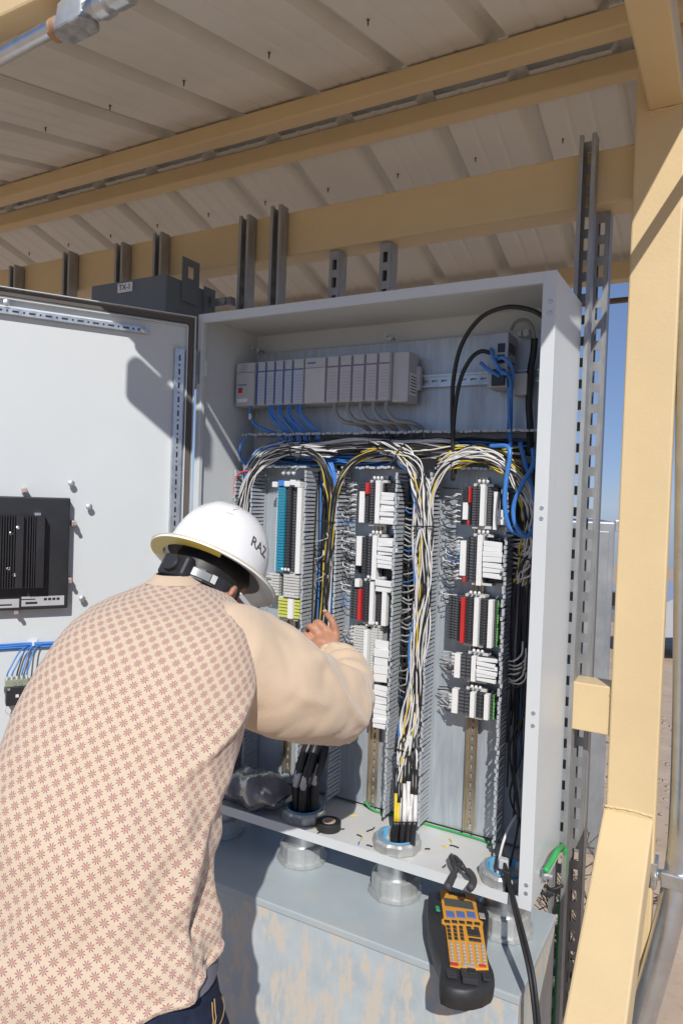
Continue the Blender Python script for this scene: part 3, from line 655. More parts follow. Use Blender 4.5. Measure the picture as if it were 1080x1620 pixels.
def tblock(label, px0, px1, pyT, pyB, n, cols, marks=(), jump=(), sleeves=None, ends=True, left_wires=0):
    """cols: (pxa, pxb, colour, front y, fill) for one terminal; marks/jump: full-height strips"""
    pm = (pyT+pyB)/2
    cx = (px0+px1)/2; a = yp(cx, pyT, .21); c = yp(cx, pyB, .21); zT, zB = a.z, c.z; pit = (zT-zB)/n
    xf = lambda px, y=.21: yp(px, pm, y).x
    t = thing('terminal_strip', label, 'terminal strip', ((xf(px0)+xf(px1))/2, .262, zB), 'terminal strips on the vertical rails')
    b = MB(); xc = (xf(px0)+xf(px1))/2; o0 = Vector((xc, .262, 0))
    h = pit*.46
    used = []
    for pa, pb, ck, yf, fill in cols:
        x0, x1 = xf(pa)-xc, xf(pb)-xc
        b.box(x0+.0006, x1-.0006, yf-.262, 0, -h*fill, h*fill, KEYS.index(ck))
        if ck in 'kd':                                       # screw and wire holes seen as lighter pits
            xm = (x0+x1)/2; b.box(xm-.0016, xm+.0016, yf-.2632, yf-.262-.0001, -h*.42, h*.42, KEYS.index('d' if ck == 'k' else 'k'))
            b.box(x0+.0010, x1-.0010, yf-.2626, yf-.262-.0001, h*.62, h*.92, KEYS.index('d' if ck == 'k' else 'k'))
    me = bpy.data.meshes.new('terminal'); me.from_pydata([tuple(v) for v in b.v], [], b.f)
    for kk_ in KEYS: me.materials.append(CM[kk_])
    me.polygons.foreach_set('material_index', b.m)
    bm = bmesh.new(); bm.from_mesh(me); bmesh.ops.recalc_face_normals(bm, faces=bm.faces); bm.to_mesh(me); bm.free()
    for i in range(n): inst('terminal', me, t, (xc, .262, zT-pit*(i+.5)))
    for pa, pb, fr0, fr1, yf in marks:
        MB().bbox(xf(pa), xf(pb), yf-.003, yf+.02, zT-(zT-zB)*fr1, zT-(zT-zB)*fr0, .0008).build('marker_strip', markm, t)
    for pa, pb, fr0, fr1, ck, yf in jump:
        MB().bbox(xf(pa), xf(pb), yf-.006, yf+.01, zT-(zT-zB)*fr1, zT-(zT-zB)*fr0, .0012).build('jumper_bar', CM[ck], t)
    if ends:
        for zz, sgn in ((zT, 1), (zB, -1)):
            e = MB(); e.bbox(xc-.028, xc+.030, .222, .262, min(zz+sgn*.0005, zz+sgn*.009), max(zz+sgn*.0005, zz+sgn*.009), .001); e.build('end_clamp', tgrey, t)
            if sgn > 0:
                for q in range(3): MB().tube([(xc-.012+q*.012, .222, zz+.008), (xc-.006+q*.012, .206, zz+.017)], .0042, 8).build('clamp_peg', whitep, t, True)
    if sleeves:
        pa, pb, fr0, fr1, m_ = sleeves; k0 = int(n*fr0); k1 = int(n*fr1)
        x0, x1 = xf(pa), xf(pb); zz0 = zT-(zT-zB)*fr0; zz1 = zT-(zT-zB)*fr1; mm = m_ or max(3, int((k1-k0)))
        for i in range(mm):
            z = zz0+(zz1-zz0)*(i+.5)/mm; r = abs(zz1-zz0)/mm*.47; dz = random.uniform(-.004, .003); yy = .203+random.uniform(-.004, .004)
            s_ = MB(); e_ = random.uniform(-.006, .004); dv_ = Vector((x1+e_-x0, .003, dz)); s_.obox(Vector((x0, yy, z))+dv_*.5, dv_.normalized(), Y, Z, dv_.length/2, .0055, r*1.02, 0, .0012); s_.build('wire_marker', whitep, t)
    if left_wires:
        ns = left_wires; xl = xf(px0)+.004
        for i in range(ns):
            z = zT-(zT-zB)*(i+.5)/ns; j = random.uniform(-.006, .006); L_ = random.uniform(.03, .05)
            wm = wwhite if random.random() < .62 else (wblack if random.random() < .85 else wblue)
            MB().tube(spline([(xl+.006, .216, z), (xl-.008, .214+j*.3, z+.001), (xl-L_*.5, .226+j, z-.003+j), (xl-L_-.012, .245, z+random.uniform(-.012, .006))], 4), .0018, 5).build('wire', wm, t, True)
            if wm is wwhite and random.random() < .75: MB().tube([(xl-.004, .2145, z+.0008), (xl-L_*.5, .2235+j*.8, z-.005+j*.7)], .0034, 6).build('wire_marker', whitep, t, True)
    return t
B_ = lambda *c: list(c)
# column 1
tblock('tall strip of blue terminals with a white marker column left of the first bundle', 432, 481, 771, 906, 30,
       [(433, 438, 'w', .222, .8), (438, 450, 't', .208, .9), (451, 459, 'k', .212, .95), (459, 471, 'd', .222, .95), (477, 483, 'k', .225, .9)], marks=[(470, 477, 0, 1, .206)])
tblock('short off white terminal strip under the blue one beside the hard hat', 424, 474, 908, 944, 8, [(426, 440, 'l', .215, .85), (441, 448, 'd', .225, .9), (449, 474, 'l', .206, .86)], left_wires=8)
tblock('yellow and green earth terminals above the gloveless hand', 438, 474, 947, 978, 6, [(439, 456, 'y', .212, .8), (464, 473, 'y', .214, .8)], marks=[(456, 464, 0, 1, .208)])
# column 2
tblock('topmost black terminal strip of the middle column with short red jumper', 558, 632, 764, 828, 15,
       [(560, 568, 'd', .226, .9), (568, 577, 'k', .216, .85), (578, 584, 'k', .208, .9), (584, 595, 'd', .214, .93), (602, 606, 'k', .22, .9), (606, 628, 'k', .23, .9)],
       marks=[(595, 602, -.06, 1, .204), (568, 576, .22, 1, .212)], jump=[(579, 584, 0, .28, 'r', .206)], sleeves=(604, 630, .22, 1, 8), left_wires=8)
tblock('second terminal strip of the middle column with eight white wire markers', 556, 630, 850, 912, 14,
       [(558, 563, 'd', .226, .9), (572, 580, 'k', .21, .9), (580, 590, 'd', .214, .93), (598, 602, 'k', .22, .9), (602, 626, 'k', .232, .9)],
       marks=[(590, 597, -.05, 1.08, .204), (563, 571, 0, .76, .212)], sleeves=(599, 628, 0, .76, 7), left_wires=12)
tblock('black terminal strip in the middle column with long red jumper and green edge', 548, 622, 921, 985, 15,
       [(550, 558, 'd', .226, .9), (558, 567, 'd', .22, .92), (573, 585, 'k', .212, .92), (593, 604, 'k', .214, .93), (612, 617, 'k', .22, .9), (617, 621, 'g', .218, .9)],
       marks=[(586, 592, -.02, 1.03, .204), (605, 612, .2, 1.03, .206), (560, 567, -.05, .15, .212)], jump=[(567, 572, .2, .98, 'r', .208)], sleeves=(595, 621, -.1, .2, 2))
tblock('all pale grey terminal strip behind the worker wrist in the middle column', 555, 618, 993, 1076, 20,
       [(557, 575, 'l', .214, .88), (582, 593, 'l', .222, .95), (593, 600, 'l', .226, .9)], marks=[(575, 581, .05, 1, .208)], sleeves=(594, 617, .2, 1, 5), left_wires=14)
tblock('lowest black terminal block of the middle column next to stacked white labels', 578, 616, 1082, 1150, 12, [(580, 593, 'd', .222, .98)], sleeves=(593, 615, 0, 1, 9), ends=False)
# column 3
tblock('topmost terminal strip of the right column with short red jumper and white fuse', 722, 800, 770, 832, 15,
       [(724, 734, 'd', .226, .9), (734, 744, 'k', .213, .85), (745, 760, 'd', .216, .92), (768, 783, 'd', .222, .92), (790, 797, 'k', .226, .9)],
       marks=[(760, 767, -.06, 1, .204), (781, 788, .12, 1.08, .207), (732, 740, .42, .86, .21)], jump=[(741, 744, .0, .42, 'r', .208), (740, 743, .88, 1, 'r', .21)], sleeves=(789, 799, .55, .95, 2), left_wires=7)
tblock('second terminal strip of the right column with thick white wire markers', 724, 797, 850, 922, 15,
       [(736, 741, 'k', .214, .9), (741, 755, 'd', .216, .93), (763, 768, 'k', .222, .9), (768, 794, 'k', .232, .9)],
       marks=[(755, 763, -.05, 1.06, .204), (727, 736, .1, .88, .211)], jump=[(733, 737, .9, 1.02, 'r', .211)], sleeves=(765, 796, .06, .87, 7), left_wires=12)
tblock('longest black terminal strip of the right column with tall red jumper and green stripe', 703, 792, 946, 1019, 17,
       [(704, 716, 'd', .228, .9), (716, 728, 'd', .222, .92), (735, 750, 'k', .212, .93), (758, 772, 'k', .214, .93), (780, 784, 'k', .218, .92), (784, 787, 'g', .216, .9), (787, 792, 'k', .222, .92)],
       marks=[(750, 757, -.02, 1.03, .204), (772, 779, 0, 1.03, .206)], jump=[(729, 735, 0, 1, 'r', .207)])
tblock('small black terminal strip with six white wire markers in the right column', 717, 788, 1038, 1077, 7,
       [(727, 745, 'd', .213, .93), (753, 757, 'k', .222, .9), (757, 786, 'k', .232, .9)], marks=[(746, 753, 0, 1.02, .204), (718, 727, 0, 1, .211)], sleeves=(755, 786, 0, .95, 6), left_wires=7)
tblock('lowest terminal strip of the right column with narrow green edge above bare rail', 713, 786, 1095, 1134, 7,
       [(724, 743, 'd', .213, .93), (752, 765, 'k', .214, .93), (773, 778, 'k', .218, .92), (778, 781, 'g', .216, .9), (781, 785, 'k', .222, .92)],
       marks=[(744, 751, 0, 1.02, .204), (766, 773, 0, 1.02, .206), (714, 723, 0, 1, .211)], left_wires=8)
blk = thing('bar_clamp', 'white stepped clamp block on top of the blue terminal strip', 'clamp', tuple(yp(456, 760, .21)))
for px, py in ((436, 766), (446, 764), (455, 765), (464, 763), (472, 766)):
    p = yp(px, py, .21); MB().bbox(p.x-.010, p.x+.010, .203, .25, p.z-.010, p.z+.008, .002).build('clamp_block', whitep if px != 446 else wblue, blk)
for px in (447, 455, 463):
    p = yp(px, 750, .20); MB().tube([p, p+Vector((.006, .02, .02))], .006, 8).build('clamp_peg', whitep, blk, True)

# ------------------------------------------------------------------ wire bundles
def bundle(name, label, paths, colors, n, rad, r=.00225, ties=(), squash=.7):
    n = int(n*1.45)
    P = [Vector(yp(*p)) for p in paths]; S = spline(P, 9); t = thing(name, label, 'wire bundle', tuple(S[len(S)//2]), 'wire bundles in the ducts')
    for i in range(n):
        a = random.uniform(0, 2*math.pi); q = rad*math.sqrt(random.random()); ph = random.uniform(0, 6.28); tw = random.uniform(-.16, .16); pts = []
        s0 = random.uniform(.0, .05) if n > 6 else 0; e0 = random.uniform(.95, 1) if n > 6 else 1
        for k, p in enumerate(S):
            f = k/(len(S)-1)
            if f < s0 or f > e0: continue
            tg = (S[min(k+1, len(S)-1)]-S[max(k-1, 0)]).normalized(); sx = tg.cross(Y).normalized()
            aa = a+tw*math.sin(k*.21+ph)*4; qq = q*(1+.25*math.sin(k*.35+ph))
            pts.append(p+sx*(math.cos(aa)*qq)+Y*(math.sin(aa)*qq*squash))
        MB().tube(pts, r, 6).build('wire', random.choices([c for c, _ in colors], [w for _, w in colors])[0], t, True)
    for f in ties:
        k = int(f*(len(S)-1)); tg = (S[min(k+1, len(S)-1)]-S[max(k-1, 0)]).normalized(); sx = tg.cross(Y).normalized(); c = S[k]
        pts = [c+sx*(math.cos(j/14*6.283)*(rad+.004))+Y*(math.sin(j/14*6.283)*(rad*squash+.004)) for j in range(15)]
        MB().tube(pts, .0021, 6).tube([pts[9], pts[9]+sx*-.02+Y*-.02], .0016, 5).build('cable_tie', wblack, t)
    return t
BW = [(wwhite, 5), (wblack, 7.5)]; BWY = [(wwhite, 4), (wblack, 5), (wyellow, 4.5)]
yd = .215
bundle('wire_bundle', 'black and white wires running level along the horizontal duct, left half', [(440, 712, .205), (500, 708, .20), (560, 705, .20), (620, 704, .20), (680, 706, .20), (730, 708, .21)], BW, 30, .021, ties=(.15, .62))
bundle('wire_bundle', 'black and white wires arching left and down behind the hard hat', [(540, 714, .20), (490, 712, .185), (450, 714, .18), (418, 728, .178), (397, 752, .18), (386, 785, .19), (382, 830, .20), (380, 900, .21), (378, 1000, .21)], BW, 19, .018, ties=(.22,))
bundle('wire_bundle', 'black and white wires arching right from the first tie down to the hand', [(420, 724, .20), (455, 714, .185), (485, 716, .178), (507, 730, .175), (519, 762, .178), (522, 800, .185), (519, 860, .19), (515, 920, .19), (510, 985, .19), (500, 1080, .2), (490, 1150, .2)], BW+[(wyellow, .5)], 13, .014, ties=(.18, .55))
bundle('wire_bundle', 'yellow, blue and white wires sweeping down into the second duct', [(640, 716, .20), (600, 716, .185), (570, 724, .178), (548, 742, .176), (534, 768, .18), (528, 800, .185), (522, 850, .19), (516, 920, .195), (508, 1000, .2)], [(wyellow, 2), (wwhite, 4), (wblue, .8), (wblack, 4)], 11, .010)
bundle('wire_bundle', 'yellow and white wires running level along the horizontal duct, right half', [(560, 722, .215), (620, 716, .20), (680, 716, .195), (740, 716, .195), (790, 718, .20), (830, 722, .21)], [(wyellow, 4), (wwhite, 5), (wblack, 6)], 26, .021, ties=(.30, .55))
bundle('wire_bundle', 'thick white and black bundle bending down above the middle hub', [(580, 706, .20), (615, 710, .182), (640, 722, .172), (656, 742, .17), (666, 772, .172), (671, 820, .175), (670, 880, .178), (668, 940, .18), (663, 1010, .18), (656, 1080, .182), (648, 1140, .18), (640, 1180, .17), (636, 1215, .16)], BW+[(wblue, .3), (wyellow, .8)], 40, .024, ties=(.14, .44, .93))
bundle('wire_bundle', 'yellow wires threading down the left edge of the thick bundle', [(652, 745, .17), (657, 790, .172), (655, 850, .176), (658, 930, .185), (661, 1020, .178), (658, 1090, .176), (650, 1150, .165), (640, 1200, .15), (630, 1240, .14)], [(wyellow, 3), (wwhite, 2), (wblue, .5)], 4, .008)
bundle('wire_bundle', 'yellow and white wires sweeping left from the right arch into the thick bundle', [(790, 724, .2), (750, 720, .185), (720, 728, .178), (700, 744, .174), (686, 768, .176), (680, 800, .185), (676, 850, .195)], [(wyellow, 4), (wwhite, 4), (wblack, 3)], 11, .011)
bundle('wire_bundle', 'black, white and yellow wires arching over to the right duct', [(690, 742, .2), (715, 727, .185), (750, 719, .176), (785, 726, .172), (812, 746, .172), (831, 780, .175), (840, 820, .18), (839, 860, .19), (832, 895, .20), (824, 930, .215)], BWY, 34, .023, ties=(.86,))
bundle('wire_bundle', 'tangle of dark blue wires behind the level bundle in the horizontal duct', [(400, 722, .235), (450, 722, .235), (520, 726, .235), (600, 724, .235), (660, 706, .23)], [(wblue, 6), (wblack, 1)], 24, .024, r=.0030)
bundle('wire_bundle', 'dark blue wires dropping into the second duct beside the first arch', [(515, 722, .22), (524, 745, .215), (530, 765, .215), (531, 800, .22), (527, 850, .225)], [(wblue, 1)], 14, .013)
bundle('wire_bundle', 'blue and green wires at the left end of the horizontal duct', [(470, 700, .23), (440, 705, .22), (415, 715, .21), (400, 730, .20), (392, 745, .205), (388, 770, .22)], [(wblue, 4), (wgreen, 2), (wwhite, 2)], 12, .016)
bundle('wire_bundle', 'dark wires lying level high in the right half of the duct', [(640, 702, .23), (720, 700, .225), (790, 702, .225), (850, 704, .235)], [(wblack, 4), (wblue, 2)], 20, .016)
bundle('red_wire_pair', 'red wire bent beside the far left duct', [(398, 744, .2), (380, 748, .19), (372, 762, .19), (371, 785, .2)], [(wred, 1)], 2, .002)
for xa, xb, lb in ((.30, .398, 'dark wires packed behind the first arch inside the second duct'), (.614, .705, 'dark wires packed inside the duct behind the thick bundle'), (.945, 1.035, 'dark wires packed inside the right duct'), (.022, .072, 'dark wires packed inside the far left duct')):  # dark wires added here to deepen the shade inside the ducts
    t = thing('wire_bundle', lb, 'wire bundle', ((xa+xb)/2, .25, .6), 'wire bundles in the ducts'); n = int((xb-xa)/.0034)
    for i in range(n):
        x = xa+(xb-xa)*(i+.5)/n; y = random.uniform(.238, .264); zb = random.uniform(.10, .55); zt = random.uniform(.98, 1.09)
        P = [(x+random.uniform(-.006, .006), y, zb), (x+random.uniform(-.01, .01), y+random.uniform(-.008, .004), zb*.66+zt*.34), (x+random.uniform(-.01, .01), y+random.uniform(-.008, .004), zb*.33+zt*.67), (x, y, zt)]
        MB().tube(spline(P, 7), .0026, 5).build('wire', random.choices([wblack, wgrey, wblue, wwhite], [8, 1, .7, 1])[0], t, True)
# loose branch wires feeding the slots
def branch(label, anchor, target, ys, n, cols, y0=.18, y1=.245, wob_=1):
    t = thing('branch_wires', label, 'wires', tuple(yp(anchor(ys[0]), ys[0], y0)), 'branch wires leaving the bundles')
    for i in range(n):
        py = ys[0]+(ys[1]-ys[0])*(i+random.uniform(.1, .9))/n; xa = anchor(py)+random.uniform(-3, 3); xb = target(py); dy = random.uniform(14, 34)
        P = [yp(xa, py-dy*wob_, y0), yp(xa+random.uniform(-2, 2), py-dy*.3*wob_, y0-.004), yp(xa+(xb-xa)*random.uniform(.4, .6), py+2*wob_, y0+.012), yp(xb, py+random.uniform(-5, 6), y1)]
        MB().tube(spline(P, 5), .0025 if wob_ == 1 else .0017, 6).build('wire', random.choices([c for c, _ in cols], [w for _, w in cols])[0], t, True)
    return t
branch('short white wires curving from the thick bundle into the slots on its left', lambda y: 661-(y-800)*.02, lambda y: 641-(y-800)*.035, (790, 1110), 46, [(wwhite, 6), (wblack, 4), (wblue, 1)])
branch('white wires looping from the right bundle back into the right duct, upper set', lambda y: 838, lambda y: 811, (850, 915), 15, [(wwhite, 5), (wblack, 2)], .185, .235)
branch('white wires looping back into the right duct, lower set', lambda y: 829, lambda y: 803, (1042, 1088), 9, [(wwhite, 6), (wblack, 1)], .19, .235)
branch('fine blue and white wires leaving the first bundle at its tie', lambda y: 514, lambda y: 497, (850, 935), 9, [(wblue, 1), (wwhite, 2), (wblack, 3)], .19, .235, .6)
branch('thin wires poking from the far side of the middle terminal column', lambda y: 541, lambda y: 562, (790, 960), 16, [(wblue, 1), (wwhite, 3), (wblack, 6)], .222, .232, .3)
branch('thin wires crossing between the third duct and the right terminals', lambda y: 702, lambda y: 722, (790, 960), 18, [(wblue, 1), (wwhite, 3), (wblack, 6)], .222, .232, .3)
for i, l in enumerate([[(836, 900, .19), (832, 960, .2), (829, 1040, .21), (828, 1120, .215), (812, 1200, .22), (820, 1290, .16), (806, 1370, .09)],
                       [(842, 905, .2), (836, 980, .21), (832, 1090, .22), (828, 1180, .22), (806, 1255, .21), (824, 1310, .18), (826, 1370, .15)],
                       [(828, 1130, .22), (806, 1180, .225), (812, 1240, .21), (822, 1300, .17)]]):
    cable('loose_wire', pyl(l), .0030, wblack, 'loose black wire in the right duct ' + ('running its whole height down to the hub', 'hanging nearest the right rim', 'making a short crossing loop low down')[i], 'wire', 'loose wires in the right duct')
cable('loose_wire', pyl([(816, 1290, .17), (800, 1320, .12), (791, 1350, .10), (785, 1392, .095)]), .0035, wwhite, 'single white wire dropping into the right blue throated hub', 'wire')

# ------------------------------------------------------------------ conduit hubs through the floor
LIDZ = -.125
def hub(cx, cy, label):
    t = thing('conduit_hub', label, 'conduit hub', (cx, cy, LIDZ), 'conduit hubs between cabinet and lower box')
    w = lambda j: 1.0 if j % 4 < 2 else .955
    MB().lathe((cx, cy, .0032), Z, [(.060, 0), (.068, .002), (.068, .024), (.062, .030), (.050, .030), (.049, .004)], 40, 0, True, True, w).build('bushing', hubm, t, False)
    MB().lathe((cx, cy, .0032), Z, [(.0485, .006), (.0485, .033), (.053, .033), (.053, .0305), (.0525, .0302)], 32, 0, False, False).build('insulating_throat', bluethroat, t, True)
    MB().lathe((cx, cy, LIDZ), Z, [(.054, .030), (.054, .1245)], 32, 0, False, False).build('nipple', zinc, t, True)
    MB().lathe((cx, cy, LIDZ+.0005), Z, [(.072, 0), (.074, .004), (.074, .012), (.066, .014), (.066, .052), (.060, .056), (.055, .056)], 40, 0, True, True, lambda j: 1.0 if j % 5 < 4 else 1.035).build('hub_body', hubm, t, False)
    MB().lathe((cx, cy, -.0075), Z, [(.055, 0), (.069, 0), (.069, .007), (.055, .007)], 8, 0, False, False).build('locknut', hubm, t)
    return t
hub(.055, .115, 'conduit hub in the shade at the cabinet far left corner'); hub(.372, .112, 'conduit hub with black sleeved cables beside the tape roll'); hub(.686, .103, 'middle conduit hub with blue throat and white cables'); hub(.995, .103, 'right conduit hub with blue throat under the right duct')
t = thing('cable_bundle', 'black sleeved cable bundle with grey tags rising from the hub by the tape', 'cable bundle', (.372, .112, .03))
for i in range(17):
    a = random.uniform(0, 6.28); q = .040*math.sqrt(random.random()); x, y = .372+math.cos(a)*q, .112+math.sin(a)*q*.8; e = random.uniform(-.004, .004)
    P = [(x*.5+.186, y*.5+.056, -.02), (x, y, .03), (x+e, y, .11), (x+.015+e, y+.02, .2), (.385+(x-.372)*.5, .19, .30), (.392+(x-.372)*.4, .205, .40)]
    MB().tube(spline(P, 5), .0105, 8).build('cable', wblack, t, True)
    if i % 2 == 0 or y < .115:
        h0 = random.uniform(.10, .14); S = spline([P[2], P[3]], 4); d_ = (Vector(P[3])-Vector(P[2])); s0 = Vector(P[2])+d_*random.uniform(-.1, .2); MB().tube([s0+Vector((0, -.0045, 0)), s0+d_*random.uniform(.5, .8)+Vector((0, -.0045, 0))], .0098 if i % 4 else .009, 8).build('cable_tag', mat('tag_grey', (.55, .55, .57), .5), t, True)
t = thing('cable_bundle', 'white and yellow sleeved cables rising from the middle blue throated hub', 'cable bundle', (.686, .103, .03))
for i, (px, top, mt) in enumerate([(626, 1255, wyellow), (634, 1262, wwhite), (640, 1240, wwhite), (646, 1236, wwhite), (652, 1256, wwhite), (657, 1258, wwhite), (630, 1270, wyellow), (643, 1262, wwhite), (649, 1262, wwhite)]):
    y = .10+.018*math.sin(i*2.1); y2 = .125+.01*math.sin(i)
    a = yp(px-4, 1322, y); c = yp(px-1, 1300, y); d_ = yp(px, top, y2); e = yp(px+1, top-40, y2+.03); f_ = yp(638+(px-640)*.4, 1185, .17)
    MB().tube(spline([a-Z*.06, a, c], 4), .0078, 8).build('sleeve', wblack, t, True)
    MB().tube(spline([c, d_], 4), .0066 if mt is wwhite else .005, 8).build('cable', mt, t, True)
    MB().tube(spline([d_, e], 3), .0072, 8).build('sleeve', wblack, t, True)
    for k in range(2): MB().tube(spline([e, yp(px+random.uniform(-5, 5), top-70, .16), f_+Vector((random.uniform(-.012, .012), 0, 0))], 5), .0027, 6).build('wire', random.choice([wwhite, wwhite, wyellow, wblack, wblack]), t, True)
tag(MB().tube(spline([(.500, .262, .026), (.54, .255, .010), (.60, .266, .008), (.72, .266, .006), (.80, .262, .009), (.88, .26, .008), (.915, .245, .010), (.93, .2, .03)], 6), .0032, 7).build('ground_wire', wgreen, None, True), 'green wire lying along the rear edge of the cabinet floor', 'wire')

# ------------------------------------------------------------------ things lying on the floor
tp = on(520, 1302, 2, .02)
t = thing('tape_roll', 'roll of black electrical tape lying flat on the cabinet floor', 'tape roll', (tp.x, tp.y, .0035))
MB().lathe((tp.x, tp.y, .0035), Z, [(.0195, 0), (.0355, 0), (.036, .002), (.036, .021), (.0345, .0225), (.0195, .0225)], 36, 0, False, False).build('tape', rubber, t, True, R(40))
MB().lathe((tp.x, tp.y, .0035), Z, [(.0192, .0005), (.0192, .0235), (.0165, .0235), (.0165, .0005)], 30, 0, False, False).build('core', tapewood, t, True, R(40))
# pliers
t = thing('pliers', 'pair of small black cutting pliers lying open on the floor edge', 'pliers', tuple(on(728, 1372, 2, .012)))
def fl2(px, py, z=.032): return on(px, py, 2, z)
b = MB(); b.tube(spline([fl2(722, 1376), fl2(716, 1386), fl2(711, 1397), fl2(707, 1404, .034)], 5), [.006]*4+[.0095]*12, 10); b.build('handle', mat('grey_black_grip', (.05, .05, .055), .65), t, True)
b = MB(); b.tube(spline([fl2(733, 1374), fl2(741, 1380), fl2(747, 1388), fl2(748, 1397), fl2(743, 1405, .034)], 5), [.006]*4+[.0095]*17, 10); b.build('handle', MATS['grey_black_grip'], t, True)
dst = mat('dark_tool_steel', (.07, .07, .075), .4, .6)
b = MB(); b.tube([fl2(722, 1377), fl2(717, 1366), fl2(713, 1356), fl2(714, 1351)], [.007, .009, .0075, .003], 8); b.build('jaw', dst, t, True)
b = MB(); b.tube([fl2(733, 1374), fl2(726, 1365), fl2(720, 1357), fl2(718, 1353)], [.007, .009, .007, .003], 8); b.build('jaw', dst, t, True)
b = MB(); b.lathe(fl2(726, 1371, .036), Z, [(.007, 0), (.007, .006), (.004, .007)], 14); b.build('pivot', dst, t)
# clippings
random.seed(21)
cl = [(497, 1310, 'white clipping', wyellow, .5), (506, 1317, 'b', wblack, 1), (540, 1312, 'b', wblack, 1), (568, 1322, 'b', wblack, 1), (586, 1312, 'b', wblack, 2), (572, 1328, 'y', wyellow, 1), (568, 1334, 'u', wblue, 1), (584, 1338, 'b', wblack, 1), (718, 1339, 'b', wblack, 1.5), (702, 1370, 'b', wblack, 1), (704, 1339, 'y', wyellow, 1), (712, 1330, 'y', wyellow, 1.2), (676, 1343, 'b', wblack, .8), (560, 1290, 'y', wyellow, 1)]
where = ['below the first hub', 'in front of the tape roll', 'just right of the tape roll', 'halfway from tape to middle hub', 'touching left of the middle hub', 'in the little pile left of the middle hub', 'under the little pile by the middle hub', 'at the front left of the middle hub', 'behind the pliers, the longest', 'left of the plier jaws', 'right behind the pliers', 'near the rear floor edge behind the pliers', 'right of the middle hub', 'near the rear edge above the tape']
for (px, py, k_, mt, ln), wh in zip(cl, where):
    p = on(px, py, 2, .0052); a = random.uniform(0, 6.28); dv = Vector((math.cos(a), math.sin(a), 0))*.009*ln
    tag(MB().tube([p-dv, p+dv*.3+Vector((dv.y, -dv.x, 0))*.2, p+dv], .0019, 5).build('wire_clipping', mt), {wyellow: 'yellow', wblack: 'black', wblue: 'blue'}[mt]+' wire clipping on the floor '+wh, 'wire clipping', 'wire clippings on the cabinet floor')
# clear bag
bc = on(402, 1262, 1, .07); t = None
b = MB(); rings = []
for i in range(14):
    f = i/13; x = bc.x-.11+.215*f; hh = .055*math.sin(math.pi*min(1, .12+f*.88))**.6*(.8+.35*math.sin(f*3.2)); ring = []
    for j in range(22):
        a = 2*math.pi*j/22; nn = noise.noise(Vector((f*5, math.cos(a)*1.6, math.sin(a)*1.6)))*.022+noise.noise(Vector((f*14, math.cos(a)*4, math.sin(a)*4)))*.007
        ring.append((x+nn*.5, .085+math.cos(a)*(.062+nn), max(.006, .058+math.sin(a)*(hh+nn))))
    rings.append(ring)
b.ring_loft(rings); tag(b.build('plastic_bag', bagm, None, True), 'crumpled grey plastic bag lying on the floor in the worker shade', 'plastic bag')
# ------------------------------------------------------------------ lower box
t = thing('pull_box', 'grey steel pull box with mud washed front below the cabinet', 'metal box', (.55, .05, GZ))
LX0, LX1, LY0, LY1 = -.06, 1.100, -.132, .238
MB().bbox(LX0, LX1, LY0, LY1, LIDZ-.020, LIDZ, .003).build('lid', boxm, t)
b = MB(); b.bbox(LX0+.003, LX1-.003, LY0+.004, LY1-.004, GZ+.02, LIDZ-.0202, .002); o = b.build('box_body', [boxfront], t)

# ------------------------------------------------------------------ label printer on the lid
pA = on(728, 1412, 2, -.062); pB = on(737, 1588, 2, -.035); pl_ = (pB-pA).normalized(); ph = Vector((pl_.y, -pl_.x, 0)).normalized()
if ph.dot(RIGHT) < 0: ph = -ph
pn = ph.cross(pl_); pn = -pn if pn.z < 0 else pn
pr_ = thing('label_printer', 'handheld black and orange label printer with keypad lying on the grey lid', 'label printer', tuple((pA+pB)/2))
def pp(px, py, h=0):
    v = ray(px, py); o = pA+pn*h; P = CAM+v*((o-CAM).dot(pn)/v.dot(pn)); return P
def zp(zx, zy): return 640+zx/3.857, 1320+zy/3.857
body_px = [(145, 345), (132, 450), (140, 560), (175, 680), (210, 760), (216, 830), (208, 910), (218, 975), (262, 1012), (310, 1035), (370, 1046), (425, 1036), (480, 1015), (535, 965), (550, 915), (545, 860), (520, 780), (497, 700), (502, 630), (512, 540), (515, 470), (490, 420), (430, 372), (320, 350), (210, 335)]
body_px = [(x, y if y < 800 else 800+(y-800)*.62) for x, y in body_px]
O = [pp(*zp(*p)) for p in body_px]; cO = sum(O, Vector())/len(O)
def shr(P, f, h): return [cO+(p-cO)*f+pn*h for p in P]
b = MB(); b.ring_loft([shr(O, .86, -.055), shr(O, .97, -.045), shr(O, 1.0, -.02), shr(O, .99, -.006), shr(O, .955, 0)]); b.build('body', mat('printer_rubber', (.022, .023, .025), .5, 0, .15, 30), pr_, True, R(50))
face_px = [(212, 340), (425, 376), (452, 528), (477, 544), (474, 574), (510, 830), (392, 832), (276, 808), (247, 560), (224, 546), (223, 530), (236, 518)]
Fp = [pp(*zp(*p)) for p in face_px]; cF = sum(Fp, Vector())/len(Fp)
b = MB(); b.ring_loft([[p+pn*.0005 for p in Fp], [p+pn*.003 for p in Fp], [cF+(p-cF)*.985+pn*.0042 for p in Fp]]); fpl = b.build('faceplate', orange, pr_)
def key(zx, zy, w, h, m_, nm, hh=.0025, par=None):
    c = pp(*zp(zx, zy), .0044); ex = (pp(*zp(zx+w/2, zy+w*.07), .0044)-c); ey = (pp(*zp(zx+h*.12, zy+h/2), .0044)-c)
    MB().obox(c+pn*hh*.5, ex.normalized(), ey.normalized(), pn, ex.length, ey.length, hh*.5, 0, min(.0008, hh*.4)).build(nm, m_, par or pr_)
key(328, 424, 178, 50, lcd, 'screen', .0012)
